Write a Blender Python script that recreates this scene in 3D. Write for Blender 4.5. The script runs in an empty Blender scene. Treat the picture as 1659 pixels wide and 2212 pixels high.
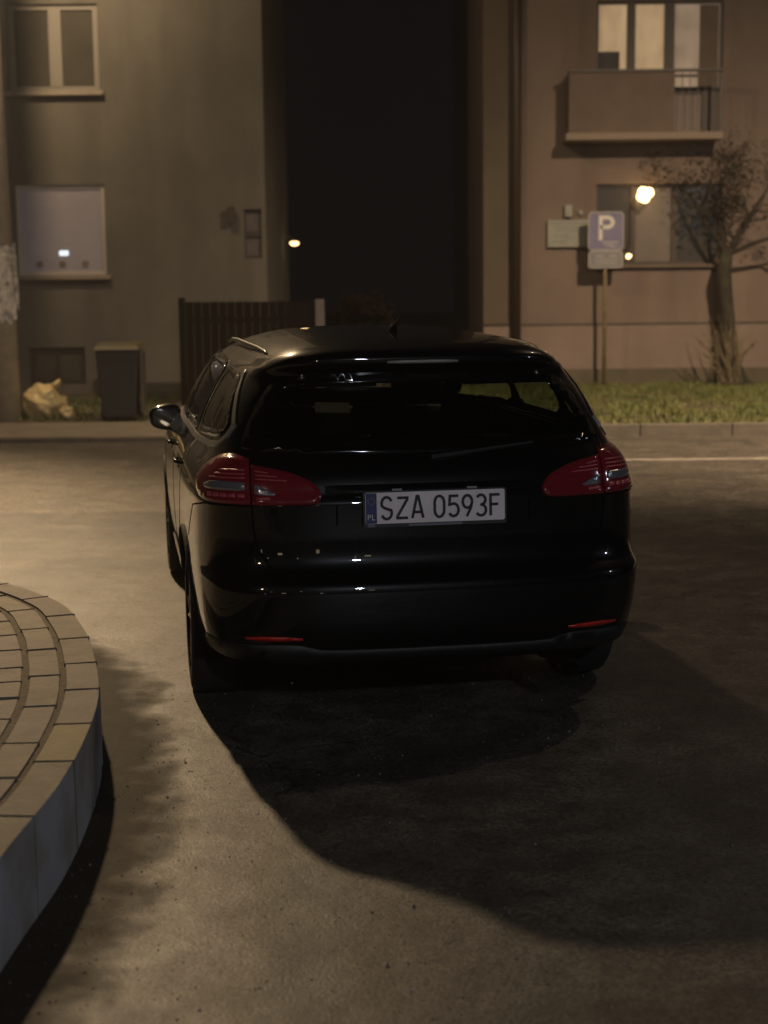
import bpy, bmesh, math, random
import numpy as np
from mathutils import Vector, Matrix, noise
from mathutils.bvhtree import BVHTree
from mathutils.geometry import delaunay_2d_cdt
PI = math.pi
random.seed(7)
S = bpy.context.scene
COL = S.collection

# ------------------------------------------------------------ camera, world, exposure
cam_d = bpy.data.cameras.new('camera')
cam_d.sensor_fit = 'HORIZONTAL'
cam_d.sensor_width = 36
cam_d.lens = 36 * 3320 / 1659
cam_d.clip_start = 0.1
cam_d.clip_end = 600
cam_d.dof.use_dof = True
cam_d.dof.focus_distance = 6.0
cam_d.dof.aperture_fstop = 3.6
cam = bpy.data.objects.new('camera', cam_d)
COL.objects.link(cam)
cam.matrix_world = (Matrix.Translation((0, 0, 1.67)) @ Matrix.Rotation(math.radians(90 - 8.45), 4, 'X')
                    @ Matrix.Rotation(math.radians(-0.6), 4, 'Z'))
S.camera = cam

W = bpy.data.worlds.new('World')
S.world = W
W.use_nodes = True
nt = W.node_tree
nt.nodes.clear()
out = nt.nodes.new('ShaderNodeOutputWorld')
bg = nt.nodes.new('ShaderNodeBackground')
sky = nt.nodes.new('ShaderNodeTexSky')
sky.sky_type = 'NISHITA'
sky.sun_disc = False
sky.sun_elevation = math.radians(-4.5)
sky.sun_rotation = math.radians(200)
mixn = nt.nodes.new('ShaderNodeMix')
mixn.data_type = 'RGBA'
mixn.inputs[0].default_value = 0.93
mixn.inputs[7].default_value = (0.0020, 0.0019, 0.0026, 1)     # faint town glow of the night sky
mul = nt.nodes.new('ShaderNodeMix')
mul.data_type = 'RGBA'
mul.blend_type = 'MULTIPLY'
mul.inputs[0].default_value = 1
mul.inputs[7].default_value = (0.1, 0.1, 0.1, 1)
nt.links.new(sky.outputs[0], mul.inputs[6])
nt.links.new(mul.outputs[2], mixn.inputs[6])
nt.links.new(mixn.outputs[2], bg.inputs[0])
bg.inputs[1].default_value = 1.0
nt.links.new(bg.outputs[0], out.inputs[0])
S.view_settings.view_transform = 'Standard'
S.view_settings.look = 'None'
S.view_settings.exposure = 0
S.view_settings.gamma = 1
S.view_settings.use_curve_mapping = False
S.cycles.transparent_max_bounces = 16
S.cycles.max_bounces = 6
S.cycles.sample_clamp_indirect = 2.0
S.cycles.caustics_reflective = False
S.cycles.caustics_refractive = False

# street lamps (positions in metres; the posts are built further down at the same places)
LAMP_A = dict(pos=(-4.34, 16.6, 8.9), power=13800, col=(1, .71, .41), aim=(-8.0, 8.9, 0), cone=88, blend=1.0, glow=720, back=(2350, (-6.2, 23, 6.9), 80))     # on the concrete post at the left
LAMP_B = dict(pos=(6.3, 11.6, 9.0), power=8600, col=(1, .72, .46), aim=(5.4, 18.0, 0), cone=92, blend=1.0, glow=290)   # out of frame to the right, beam on the street
LAMP_C = dict(pos=(3.2, -9.0, 6.5), power=1050, col=(.82, .88, 1))         # cool one behind the camera
LAMP_E = dict(pos=(10.0, 3.2, 5.2), power=110, col=(.80, .87, 1))
LAMP_D = dict(pos=(-4.6, -6.0, 6.0), power=150, col=(1, .8, .6))

# ------------------------------------------------------------ materials
def mat(name, base=(.5, .5, .5), rough=.6, spec=.5, metal=0, coat=0, trans=0, emit=None, estr=0,
        var=None, vscale=5, vdet=6, bump=0, bscale=50, bdet=4, vary_rough=0, alpha=1, coat_rough=.03, second=None, streak=0):
    m = bpy.data.materials.new(name)
    m.use_nodes = True
    n = m.node_tree.nodes
    L = m.node_tree.links
    b = n['Principled BSDF']
    b.inputs['Base Color'].default_value = (*base, 1)
    b.inputs['Roughness'].default_value = rough
    b.inputs['Specular IOR Level'].default_value = spec
    b.inputs['Metallic'].default_value = metal
    b.inputs['Coat Weight'].default_value = coat
    b.inputs['Coat Roughness'].default_value = coat_rough
    b.inputs['Transmission Weight'].default_value = trans
    b.inputs['Alpha'].default_value = alpha
    if emit:
        b.inputs['Emission Color'].default_value = (*emit, 1)
        b.inputs['Emission Strength'].default_value = estr
    tc = n.new('ShaderNodeTexCoord')
    if var:
        nz = n.new('ShaderNodeTexNoise')
        nz.inputs['Scale'].default_value = vscale
        nz.inputs['Detail'].default_value = vdet
        nz.inputs['Roughness'].default_value = .62
        L.new(tc.outputs['Object'], nz.inputs['Vector'])
        mr = n.new('ShaderNodeMapRange')
        mr.inputs[1].default_value = .32
        mr.inputs[2].default_value = .68
        L.new(nz.outputs['Fac'], mr.inputs[0])
        mx = n.new('ShaderNodeMix')
        mx.data_type = 'RGBA'
        mx.inputs[6].default_value = (*base, 1)
        mx.inputs[7].default_value = (*var, 1)
        L.new(mr.outputs[0], mx.inputs[0])
        last = mx.outputs[2]
        if second:
            c2, sc2, lo, hi = second
            n2 = n.new('ShaderNodeTexNoise')
            n2.inputs['Scale'].default_value = sc2
            n2.inputs['Detail'].default_value = 5
            if streak:
                mp = n.new('ShaderNodeMapping'); mp.inputs['Scale'].default_value = (1, 1, streak)
                L.new(tc.outputs['Object'], mp.inputs[0]); L.new(mp.outputs[0], n2.inputs['Vector'])
            else:
                L.new(tc.outputs['Object'], n2.inputs['Vector'])
            m2 = n.new('ShaderNodeMapRange')
            m2.inputs[1].default_value = lo
            m2.inputs[2].default_value = hi
            L.new(n2.outputs['Fac'], m2.inputs[0])
            x2 = n.new('ShaderNodeMix')
            x2.data_type = 'RGBA'
            L.new(m2.outputs[0], x2.inputs[0])
            L.new(last, x2.inputs[6])
            x2.inputs[7].default_value = (*c2, 1)
            last = x2.outputs[2]
        L.new(last, b.inputs['Base Color'])
        if emit and estr:
            b.inputs['Emission Color'].default_value = (*emit, 1)
        if vary_rough:
            r2 = n.new('ShaderNodeMapRange')
            r2.inputs[1].default_value = .3
            r2.inputs[2].default_value = .7
            r2.inputs[3].default_value = rough - vary_rough
            r2.inputs[4].default_value = rough + vary_rough
            L.new(nz.outputs['Fac'], r2.inputs[0])
            L.new(r2.outputs[0], b.inputs['Roughness'])
    if bump:
        nb = n.new('ShaderNodeTexNoise')
        nb.inputs['Scale'].default_value = bscale
        nb.inputs['Detail'].default_value = bdet
        L.new(tc.outputs['Object'], nb.inputs['Vector'])
        bp = n.new('ShaderNodeBump')
        bp.inputs['Strength'].default_value = 1
        bp.inputs['Distance'].default_value = bump
        L.new(nb.outputs['Fac'], bp.inputs['Height'])
        L.new(bp.outputs[0], b.inputs['Normal'])
    return m

def asphalt(name, base, var, patch, rough, agg=70, bump=.004, vr=.07):
    """worn asphalt: stone chips, dusty and tarry patches, pits and a few glossy chips"""
    m = bpy.data.materials.new(name)
    m.use_nodes = True
    n = m.node_tree.nodes
    L = m.node_tree.links
    b = n['Principled BSDF']
    tc = n.new('ShaderNodeTexCoord')
    P = tc.outputs['Object']
    def nz(scale, det=5, rg=.6, dist=0):
        a = n.new('ShaderNodeTexNoise')
        a.inputs['Scale'].default_value = scale
        a.inputs['Detail'].default_value = det
        a.inputs['Roughness'].default_value = rg
        a.inputs['Distortion'].default_value = dist
        L.new(P, a.inputs['Vector'])
        return a.outputs['Fac']
    def rng(x, a, c, lo=0, hi=1):
        r = n.new('ShaderNodeMapRange')
        for i, v in enumerate((a, c, lo, hi)):
            r.inputs[1 + i].default_value = v
        L.new(x, r.inputs[0])
        return r.outputs[0]
    def mix(f, a, c, typ='MIX'):
        x = n.new('ShaderNodeMix')
        x.data_type = 'RGBA'
        x.blend_type = typ
        if isinstance(f, float):
            x.inputs[0].default_value = f
        else:
            L.new(f, x.inputs[0])
        for k, v in ((6, a), (7, c)):
            if isinstance(v, tuple):
                x.inputs[k].default_value = (*v, 1)
            else:
                L.new(v, x.inputs[k])
        return x.outputs[2]
    vor = n.new('ShaderNodeTexVoronoi')
    vor.inputs['Scale'].default_value = agg
    L.new(P, vor.inputs['Vector'])
    big = nz(.9, 4, .55, .4)
    mid = nz(5, 6, .65)
    c = mix(rng(mid, .40, .62), base, var)
    c = mix(rng(big, .45, .62), c, patch)
    sep = n.new('ShaderNodeSeparateColor')
    L.new(vor.outputs['Color'], sep.inputs[0])
    chip = rng(sep.outputs[0], .0, 1, .45, 1.6)
    cc = n.new('ShaderNodeCombineColor')
    for k in range(3):
        L.new(chip, cc.inputs[k])
    c = mix(1.0, c, cc.outputs[0], 'MULTIPLY')
    # blotches of wear and dust, then a sparse net of hairline cracks
    blot = rng(nz(2.3, 5, .62, .6), .3, .7, .62, 1.28)
    cb = n.new('ShaderNodeCombineColor')
    for k in range(3):
        L.new(blot, cb.inputs[k])
    c = mix(1.0, c, cb.outputs[0], 'MULTIPLY')
    wn = n.new('ShaderNodeTexNoise'); wn.inputs['Scale'].default_value = 3.5; wn.inputs['Detail'].default_value = 5
    L.new(P, wn.inputs['Vector'])
    va = n.new('ShaderNodeVectorMath'); va.operation = 'MULTIPLY_ADD'
    L.new(wn.outputs['Color'], va.inputs[0]); va.inputs[1].default_value = (.55, .55, 0); L.new(P, va.inputs[2])
    cv = n.new('ShaderNodeTexVoronoi'); cv.feature = 'DISTANCE_TO_EDGE'; cv.inputs['Scale'].default_value = .55
    L.new(va.outputs[0], cv.inputs['Vector'])
    line = rng(cv.outputs['Distance'], .0, .006, 1, 0)
    msk = rng(nz(.7, 2, .5), .5, .56)
    mm = n.new('ShaderNodeMath'); mm.operation = 'MULTIPLY'; L.new(line, mm.inputs[0]); L.new(msk, mm.inputs[1])
    c = mix(mm.outputs[0], c, (.012, .010, .008))
    L.new(c, b.inputs['Base Color'])
    L.new(rng(mid, .3, .7, rough - vr, rough + vr), b.inputs['Roughness'])
    # height: chips, dips, pits
    h1 = rng(vor.outputs['Distance'], 0, .8, 1, 0)
    h2 = nz(14, 6, .7)
    h3 = nz(3.0, 3, .5)
    def add(a, c, ka, kc):
        x = n.new('ShaderNodeMath'); x.operation = 'MULTIPLY'; L.new(a, x.inputs[0]); x.inputs[1].default_value = ka
        y = n.new('ShaderNodeMath'); y.operation = 'MULTIPLY_ADD'; L.new(c, y.inputs[0]); y.inputs[1].default_value = kc
        L.new(x.outputs[0], y.inputs[2])
        return y.outputs[0]
    chiph = rng(sep.outputs[1], 0, 1, 0, 1)
    h = add(add(add(h1, chiph, .25, 1.0), h2, 1.0, .45), h3, 1.0, 5.0)
    bp = n.new('ShaderNodeBump')
    bp.inputs['Strength'].default_value = 1
    bp.inputs['Distance'].default_value = bump
    L.new(h, bp.inputs['Height'])
    L.new(bp.outputs[0], b.inputs['Normal'])
    return m

M = {}
M['asphalt'] = asphalt('asphalt', (.048, .044, .038), (.105, .094, .077), (.036, .033, .029), .58, bump=.0024, agg=110)
M['road'] = asphalt('road_asphalt', (.072, .064, .053), (.105, .092, .075), (.085, .075, .060), .58, agg=60, bump=.0014)
M['grit'] = mat('grit', (.22, .19, .15), .5, var=(.10, .085, .065), vscale=40)
M['marking'] = mat('marking_paint', (.42, .38, .32), .6, var=(.2, .18, .15), vscale=6, bump=.002, bscale=60)
M['kerb'] = mat('kerb_concrete', (.15, .13, .105), .8, var=(.10, .088, .07), vscale=6, bump=.004, bscale=40)
M['paving'] = mat('paving', (.27, .23, .19), .75, var=(.19, .165, .13), vscale=3, bump=.003, bscale=50)
M['soil'] = mat('soil', (.07, .055, .035), .95, var=(.1, .085, .045), vscale=2, bump=.02, bscale=12)
def curtain(name, base, emit, estr):
    m = mat(name, base, .9, emit=emit, estr=estr)
    n = m.node_tree.nodes; L = m.node_tree.links
    tc = n.new('ShaderNodeTexCoord'); mp = n.new('ShaderNodeMapping'); mp.inputs['Scale'].default_value = (1, 1, .12)
    nz = n.new('ShaderNodeTexNoise'); nz.inputs['Scale'].default_value = 16; nz.inputs['Detail'].default_value = 3
    nl = n.new('ShaderNodeTexNoise'); nl.inputs['Scale'].default_value = 2.2
    L.new(tc.outputs['Object'], mp.inputs[0]); L.new(mp.outputs[0], nz.inputs['Vector']); L.new(tc.outputs['Object'], nl.inputs['Vector'])
    ad = n.new('ShaderNodeMath'); ad.operation = 'MULTIPLY_ADD'; L.new(nz.outputs['Fac'], ad.inputs[0]); ad.inputs[1].default_value = .7
    m2 = n.new('ShaderNodeMath'); m2.operation = 'MULTIPLY'; L.new(nl.outputs['Fac'], m2.inputs[0]); m2.inputs[1].default_value = 1.3
    L.new(m2.outputs[0], ad.inputs[2])
    m3 = n.new('ShaderNodeMath'); m3.operation = 'MULTIPLY'; L.new(ad.outputs[0], m3.inputs[0]); m3.inputs[1].default_value = estr
    L.new(m3.outputs[0], n['Principled BSDF'].inputs['Emission Strength'])
    return m
M['grass'] = mat('grass', (.085, .115, .028), .6, var=(.17, .17, .05), vscale=1.2, vdet=5)
M['stone_a'] = mat('kerb_stone', (.11, .096, .072), .8, var=(.17, .148, .11), vscale=9, bump=.004, bscale=45, second=((.08, .07, .045), 5, .55, .75))
M['stone_b'] = mat('kerb_stone_pinkish', (.17, .142, .12), .8, var=(.12, .105, .088), vscale=8, bump=.004, bscale=50, second=((.08, .07, .05), 6, .6, .8))
M['stone_c'] = mat('kerb_stone_yellowish', (.21, .175, .09), .8, var=(.15, .13, .07), vscale=7, bump=.004, bscale=50)
M['stone_side_lit'] = mat('kerb_stone_side_lit', (.40, .44, .52), .75, var=(.30, .31, .33), vscale=4, bump=.004, bscale=40, second=((.22, .20, .16), 2.5, .5, .7))  # outer faces: cool lamp light painted in as a paler, bluish colour
M['stone_d'] = mat('kerb_stone_bluish', (.13, .15, .20), .7, var=(.16, .17, .19), vscale=6, bump=.004, bscale=50)
M['mortar'] = mat('dirt_joint', (.085, .07, .048), .95, var=(.12, .10, .07), vscale=20, bump=.01, bscale=60)
M['wall_l'] = mat('render_grey', (.150, .140, .118), .9, var=(.105, .098, .084), vscale=.8, vdet=9, bump=.008, bscale=60, second=((.10, .093, .08), 2.2, .48, .72), streak=.16)
M['wall_r'] = mat('render_pinkish', (.22, .172, .142), .9, var=(.17, .132, .11), vscale=.8, vdet=8, bump=.006, bscale=60, second=((.155, .12, .098), 2.0, .48, .75), streak=.16)
M['wall_q'] = mat('render_yellowish', (.125, .100, .068), .9, var=(.095, .078, .054), vscale=1, bump=.006, bscale=60)
M['plinth'] = mat('plinth', (.25, .195, .165), .9, var=(.2, .155, .13), vscale=1.5, bump=.008, bscale=40)
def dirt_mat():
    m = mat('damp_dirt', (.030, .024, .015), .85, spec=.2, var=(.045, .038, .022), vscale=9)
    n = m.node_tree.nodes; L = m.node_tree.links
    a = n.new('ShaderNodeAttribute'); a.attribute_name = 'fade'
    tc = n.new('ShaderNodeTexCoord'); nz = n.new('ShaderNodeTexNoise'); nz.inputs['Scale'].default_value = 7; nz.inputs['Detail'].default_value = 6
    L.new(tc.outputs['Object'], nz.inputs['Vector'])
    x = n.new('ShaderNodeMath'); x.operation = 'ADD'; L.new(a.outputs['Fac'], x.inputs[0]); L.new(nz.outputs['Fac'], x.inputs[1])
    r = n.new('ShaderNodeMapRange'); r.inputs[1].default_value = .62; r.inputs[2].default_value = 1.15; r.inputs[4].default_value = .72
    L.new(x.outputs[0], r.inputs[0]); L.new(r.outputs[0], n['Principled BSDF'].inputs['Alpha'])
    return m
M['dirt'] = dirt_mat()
M['damp'] = mat('damp_base', (.09, .08, .055), .9, var=(.13, .11, .075), vscale=3, bump=.01, bscale=30)
M['roof'] = mat('roof_tile', (.10, .05, .04), .8, var=(.07, .04, .03), vscale=3, bump=.01, bscale=20)
M['wframe'] = mat('window_frame_pale', (.19, .175, .15), .5)
M['dframe'] = mat('window_frame_brown', (.045, .032, .022), .5)
M['sill'] = mat('sill', (.30, .26, .21), .7, var=(.22, .19, .15), vscale=8)
M['dpane'] = mat('dark_window_pane', (.055, .052, .045), .18, spec=.6, var=(.075, .07, .06), vscale=1.5)
M['gpane'] = mat('grey_window_pane', (.15, .13, .11), .25, spec=.6, var=(.2, .17, .14), vscale=1.1)
M['blind'] = mat('roller_blind', (.27, .25, .265), .8, var=(.23, .21, .22), vscale=2, emit=(.50, .42, .50), estr=.04)
M['blindframe'] = mat('blind_frame', (.42, .37, .33), .6, emit=(.5, .4, .3), estr=.02)
M['curtain'] = curtain('lit_curtain', (.5, .42, .3), (.80, .54, .30), .30)
M['curtain2'] = curtain('lit_curtain_dim', (.35, .3, .25), (.70, .50, .34), .22)
M['curtain3'] = mat('lit_door_curtain', (.25, .2, .17), .9, emit=(.5, .37, .28), estr=.05)
M['bluelit'] = mat('screen_light', (.3, .3, .3), .4, emit=(.75, .85, 1), estr=1.3)
M['darkitem'] = mat('dark_object', (.04, .04, .05), .7, var=(.07, .065, .07), vscale=6)
M['balc'] = mat('balcony_panel', (.165, .125, .10), .85, var=(.13, .1, .08), vscale=3, bump=.004, bscale=30)
M['slab'] = mat('balcony_slab', (.26, .21, .17), .8, var=(.26, .21, .17), vscale=6)
M['pipe'] = mat('brown_pipe', (.045, .03, .018), .5)
M['railing'] = mat('dark_railing', (.06, .05, .04), .5)
M['fence'] = mat('fence_brown', (.010, .008, .006), .9, spec=.08, var=(.008, .007, .005), vscale=9, bump=.003, bscale=30)
M['fencered'] = mat('fence_red', (.008, .005, .0055), .9, spec=.08, var=(.009, .006, .006), vscale=9)
M['postpale'] = mat('pale_post', (.11, .095, .10), .8, var=(.08, .07, .075), vscale=9)
M['pole'] = mat('pole_concrete', (.56, .49, .37), .8, var=(.42, .36, .27), vscale=7, bump=.004, bscale=60)
M['paper'] = mat('torn_paper', (.80, .77, .72), .8, var=(.4, .37, .34), vscale=16, second=((.25, .25, .29), 9, .5, .65))
M['steel'] = mat('galvanised', (.35, .35, .34), .45, metal=.6, var=(.25, .25, .24), vscale=12)
M['signpole'] = mat('sign_pole_yellowed', (.24, .20, .09), .6, var=(.13, .10, .05), vscale=14)
M['bin'] = mat('bin_plastic', (.022, .020, .018), .55, bump=.002, bscale=80)
M['binlid'] = mat('bin_lid', (.12, .105, .06), .5)
M['binside'] = mat('bin_side', (.075, .06, .05), .5)
M['bag'] = mat('bag_plastic', (.74, .58, .27), .35, var=(.82, .68, .38), vscale=6, bump=.01, bscale=14)
M['bark'] = mat('bark', (.050, .042, .028), .9, var=(.028, .023, .016), vscale=12, bump=.02, bscale=25, second=((.07, .085, .03), 3, .55, .75))
M['twig'] = mat('twig', (.045, .036, .024), .9, var=(.018, .014, .010), vscale=5)
M['paletwig'] = mat('pale_twig', (.20, .165, .10), .8)
M['leafdark'] = mat('leaf_dark', (.022, .018, .010), .8, spec=.2, var=(.012, .010, .006), vscale=3)
M['leafred'] = mat('leaf_reddish', (.010, .005, .003), .9, spec=.1, var=(.005, .003, .002), vscale=2)
M['blue'] = mat('sign_blue', (.14, .135, .25), .45, var=(.19, .18, .28), vscale=5)
M['white'] = mat('sign_white', (.66, .64, .60), .45)
M['boardw'] = mat('board_white', (.30, .31, .275), .5, var=(.25, .26, .23), vscale=6)
M['boardm'] = mat('board_marks', (.20, .21, .185), .6)
M['greyp'] = mat('lower_plate', (.17, .175, .19), .45, var=(.22, .22, .22), vscale=8)
M['pmark'] = mat('sign_marks', (.38, .37, .36), .5)
M['lampglow'] = mat('lamp_reflection', (1, 1, 1), .4, emit=(1, .62, .25), estr=7)  # glow of a street lamp mirrored in the window, put in as emission
M['farlamp'] = mat('far_lamp_lens', (1, 1, 1), .4, emit=(1, .60, .24), estr=5)
M['lensA'] = mat('lamp_a_lens', (1, 1, 1), .4, emit=(1, .74, .42), estr=90)
M['lensC'] = mat('lamp_c_lens', (1, 1, 1), .4, emit=(.86, .9, 1), estr=45)
M['lensD'] = mat('lamp_d_lens', (1, 1, 1), .4, emit=(1, .85, .6), estr=40)
M['lamphead'] = mat('lamp_housing', (.2, .2, .2), .5, metal=.5)
# car
M['paint'] = mat('black_paint', (.002, .002, .0026), .3, spec=.08, coat=1, coat_rough=.02)
M['plastic'] = mat('dark_plastic', (.010, .010, .011), .45, bump=.0005, bscale=900)
M['gap'] = mat('panel_gap', (.0008, .0008, .0008), .9, spec=.1)
def thin_glass(name, tint):
    m = bpy.data.materials.new(name); m.use_nodes = True
    n = m.node_tree.nodes; L = m.node_tree.links; n.clear()
    o_ = n.new('ShaderNodeOutputMaterial'); mx = n.new('ShaderNodeMixShader'); lw = n.new('ShaderNodeLayerWeight'); lw.inputs[0].default_value = .5; pw = n.new('ShaderNodeMath'); pw.operation = 'POWER'; pw.inputs[1].default_value = 5; fr = n.new('ShaderNodeMath'); fr.operation = 'MULTIPLY_ADD'; fr.inputs[1].default_value = .955; fr.inputs[2].default_value = .045
    tr = n.new('ShaderNodeBsdfTransparent'); tr.inputs[0].default_value = (*tint, 1)
    gl = n.new('ShaderNodeBsdfGlossy'); gl.inputs['Roughness'].default_value = .01
    L.new(lw.outputs['Facing'], pw.inputs[0]); L.new(pw.outputs[0], fr.inputs[0])
    L.new(fr.outputs[0], mx.inputs[0]); L.new(tr.outputs[0], mx.inputs[1]); L.new(gl.outputs[0], mx.inputs[2]); L.new(mx.outputs[0], o_.inputs[0])
    return m
M['glass'] = thin_glass('tinted_glass', (.74, .78, .74))
M['glassd'] = thin_glass('dark_tinted_glass', (.54, .58, .54))
M['glassq'] = thin_glass('privacy_glass', (.28, .30, .28))
M['frit'] = mat('glass_border', (.002, .002, .002), .08, spec=.5)
M['chrome'] = mat('chrome_trim', (.80, .80, .80), .28, metal=1)
M['rail'] = mat('roof_rail_alu', (.22, .22, .22), .3, metal=1)
M['red'] = mat('red_lens', (.19, .010, .018), .12, spec=.6, coat=1, coat_rough=.02, emit=(.5, .01, .015), estr=0)
M['redin'] = mat('red_lens_inner', (.48, .07, .09), .35, spec=.5, coat=1, bump=.002, bscale=130)
M['clear'] = mat('clear_lens', (.30, .29, .33), .12, metal=.6, coat=1, bump=.003, bscale=70)
M['smoke'] = mat('brake_lens', (.34, .32, .31), .3, coat=1)
M['reflector'] = mat('red_reflector', (.62, .02, .012), .3, coat=1, bump=.001, bscale=300)
M['plate'] = mat('plate_white', (.86, .78, .80), .5, var=(.76, .69, .70), vscale=14)
M['pltxt'] = mat('plate_black', (.012, .012, .012), .5)
M['plblue'] = mat('plate_blue', (.03, .035, .15), .5)
M['plframe'] = mat('plate_holder', (.02, .02, .022), .5)
M['plgrey'] = mat('holder_print', (.16, .17, .20), .5)
M['star'] = mat('star_yellow', (.5, .4, .05), .5)
M['tyre'] = mat('tyre_rubber', (.014, .013, .012), .85, bump=.003, bscale=60)
M['rim'] = mat('alloy_rim', (.30, .30, .31), .3, metal=1)
M['seat'] = mat('seat_cloth', (.035, .034, .035), .9)
M['under'] = mat('underbody', (.004, .004, .004), .95, spec=.1)
M['exhaust'] = mat('exhaust_steel', (.16, .13, .10), .4, metal=1, var=(.08, .06, .05), vscale=20)
M['card'] = mat('beige_card', (.20, .14, .075), .8)
M['mirror'] = mat('mirror_glass', (.7, .7, .7), .03, metal=1)
M['headl'] = mat('headlamp_glass', (.3, .3, .32), .1, metal=.6, coat=1)

# ------------------------------------------------------------ mesh helpers
class MB:
    def __init__(s):
        s.v = []; s.f = []
    def quadmesh(s, verts, faces):
        o = len(s.v)
        s.v += [tuple(v) for v in verts]
        s.f += [tuple(i + o for i in f) for f in faces]
        return s
    def box(s, x0, x1, y0, y1, z0, z1, j=0):
        r = lambda: random.uniform(-j, j) if j else 0
        vs = [(x + r(), y + r(), z + r()) for z in (z0, z1) for y in (y0, y1) for x in (x0, x1)]
        return s.quadmesh(vs, [(0, 2, 3, 1), (4, 5, 7, 6), (0, 1, 5, 4), (2, 6, 7, 3), (0, 4, 6, 2), (1, 3, 7, 5)])
    def tube(s, pts, rad, n=10, cap=True):
        pts = [Vector(p) for p in pts]
        if not hasattr(rad, '__len__'):
            rad = [rad] * len(pts)
        rings = []
        for i, p in enumerate(pts):
            d = (pts[min(i + 1, len(pts) - 1)] - pts[max(i - 1, 0)]).normalized()
            up = Vector((0, 0, 1)) if abs(d.z) < .9 else Vector((1, 0, 0))
            a = d.cross(up).normalized()
            b = d.cross(a).normalized()
            rings.append([p + (a * math.cos(2 * PI * k / n) + b * math.sin(2 * PI * k / n)) * rad[i] for k in range(n)])
        vs = [v for r in rings for v in r]
        fs = []
        for i in range(len(pts) - 1):
            for k in range(n):
                fs.append((i * n + k, i * n + (k + 1) % n, (i + 1) * n + (k + 1) % n, (i + 1) * n + k))
        if cap:
            fs.append(tuple(range(n)))
            fs.append(tuple((len(pts) - 1) * n + k for k in range(n)))
        return s.quadmesh(vs, fs)
    def prism(s, poly, lo, hi, axis='z'):
        """poly: 2D points; extruded along axis"""
        n = len(poly)
        def P(a, b, c):
            return {'z': (a, b, c), 'y': (a, c, b), 'x': (c, a, b)}[axis]
        vs = [P(a, b, lo) for a, b in poly] + [P(a, b, hi) for a, b in poly]
        fs = [tuple(range(n - 1, -1, -1)), tuple(range(n, 2 * n))] + [(i, (i + 1) % n, (i + 1) % n + n, i + n) for i in range(n)]
        return s.quadmesh(vs, fs)
    def build(s, name, m, parent=None, bevel=0, smooth=False, fixn=True, loc=None):
        me = bpy.data.meshes.new(name)
        me.from_pydata(s.v, [], s.f)
        if fixn or bevel:
            bm = bmesh.new()
            bm.from_mesh(me)
            if bevel:
                bmesh.ops.remove_doubles(bm, verts=bm.verts, dist=1e-5)
                bmesh.ops.bevel(bm, geom=list(bm.edges), offset=bevel, segments=2, affect='EDGES', profile=.6)
            bmesh.ops.recalc_face_normals(bm, faces=bm.faces)
            bm.to_mesh(me)
            bm.free()
        me.materials.append(m)
        if smooth:
            me.polygons.foreach_set('use_smooth', [True] * len(me.polygons))
        o = bpy.data.objects.new(name, me)
        COL.objects.link(o)
        if parent is not None:
            o.parent = parent
        if loc:
            o.location = loc
        return o

def empty(name, loc=(0, 0, 0), rz=0, parent=None):
    o = bpy.data.objects.new(name, None)
    o.empty_display_size = .2
    COL.objects.link(o)
    o.location = loc
    o.rotation_euler.z = rz
    o.parent = parent
    return o

def tag(o, label=None, cat=None, group=None, kind=None):
    if label: o['label'] = label
    if cat: o['category'] = cat
    if group: o['group'] = group
    if kind: o['kind'] = kind
    return o

# ------------------------------------------------------------ setting: ground, road, kerbs, verges
KY = 16.66      # face of the far kerb
b = MB(); b.quadmesh([(-44, -33, -.03), (44, -33, -.03), (44, 89, -.03), (-44, 89, -.03)], [(0, 1, 2, 3)])
tag(b.build('ground', M['soil']), 'dark ground reaching away behind the houses', kind='structure')
b = MB(); b.quadmesh([(-40, -30, 0), (40, -30, 0), (40, 11.38, 0), (-40, 11.38, 0)], [(0, 1, 2, 3)])
tag(b.build('side_road', M['asphalt']), 'worn asphalt of the side road under the car', kind='structure')
b = MB(); b.quadmesh([(-44, 11.38, -.004), (44, 11.38, -.004), (44, KY, -.004), (-44, KY, -.004)], [(0, 1, 2, 3)])
tag(b.build('road', M['road']), 'asphalt of the street crossing behind the car', kind='structure')
b = MB(); b.box(1.2, 40, 14.36, 14.50, -.003, .002)
tag(b.build('lane_marking', M['marking']), 'worn pale line along the crossing street', kind='structure')
# far kerb: high to the right of the drive, lowered to the left of it
kr = empty('far_kerb', (0, 0, 0)); tag(kr, 'pale kerb stones along the far edge of the street', kind='structure')
x = -1.2
kproto = MB().box(0, .992, KY, KY + .13, -.05, .13).build('kerb_stone', M['kerb'], kr, bevel=.012)
kproto.location = (x, 0, 0)
while x < 18:
    x += 1.0
    o = kproto.copy(); COL.objects.link(o); o.parent = kr
    o.location = (x, random.uniform(-.004, .004), random.uniform(-.004, .003))
kl = MB().box(0, .992, KY - .02, KY + .12, -.05, .05).build('low_kerb_stone', M['kerb'], kr, bevel=.012)
kl.location = (-2.2, 0, 0)
x = -2.2
while x > -15:
    x -= 1.0
    o = kl.copy(); COL.objects.link(o); o.parent = kr
    o.location = (x, random.uniform(-.004, .004), random.uniform(-.004, .003))
b = MB(); b.quadmesh([(-30, KY + .12, .035), (-1.2, KY + .12, .035), (-1.2, 18.55, .05), (-30, 18.55, .05)], [(0, 1, 2, 3)])
tag(b.build('pavement', M['paving']), 'pale pavement strip in front of the left house', kind='structure')
b = MB(); b.quadmesh([(-2.9, 18.55, .046), (-.0, 18.55, .046), (-.0, 40, .046), (-2.9, 40, .046)], [(0, 1, 2, 3)])
tag(b.build('driveway', M['paving']), 'paved drive running into the dark gap between the houses', kind='structure')
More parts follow.
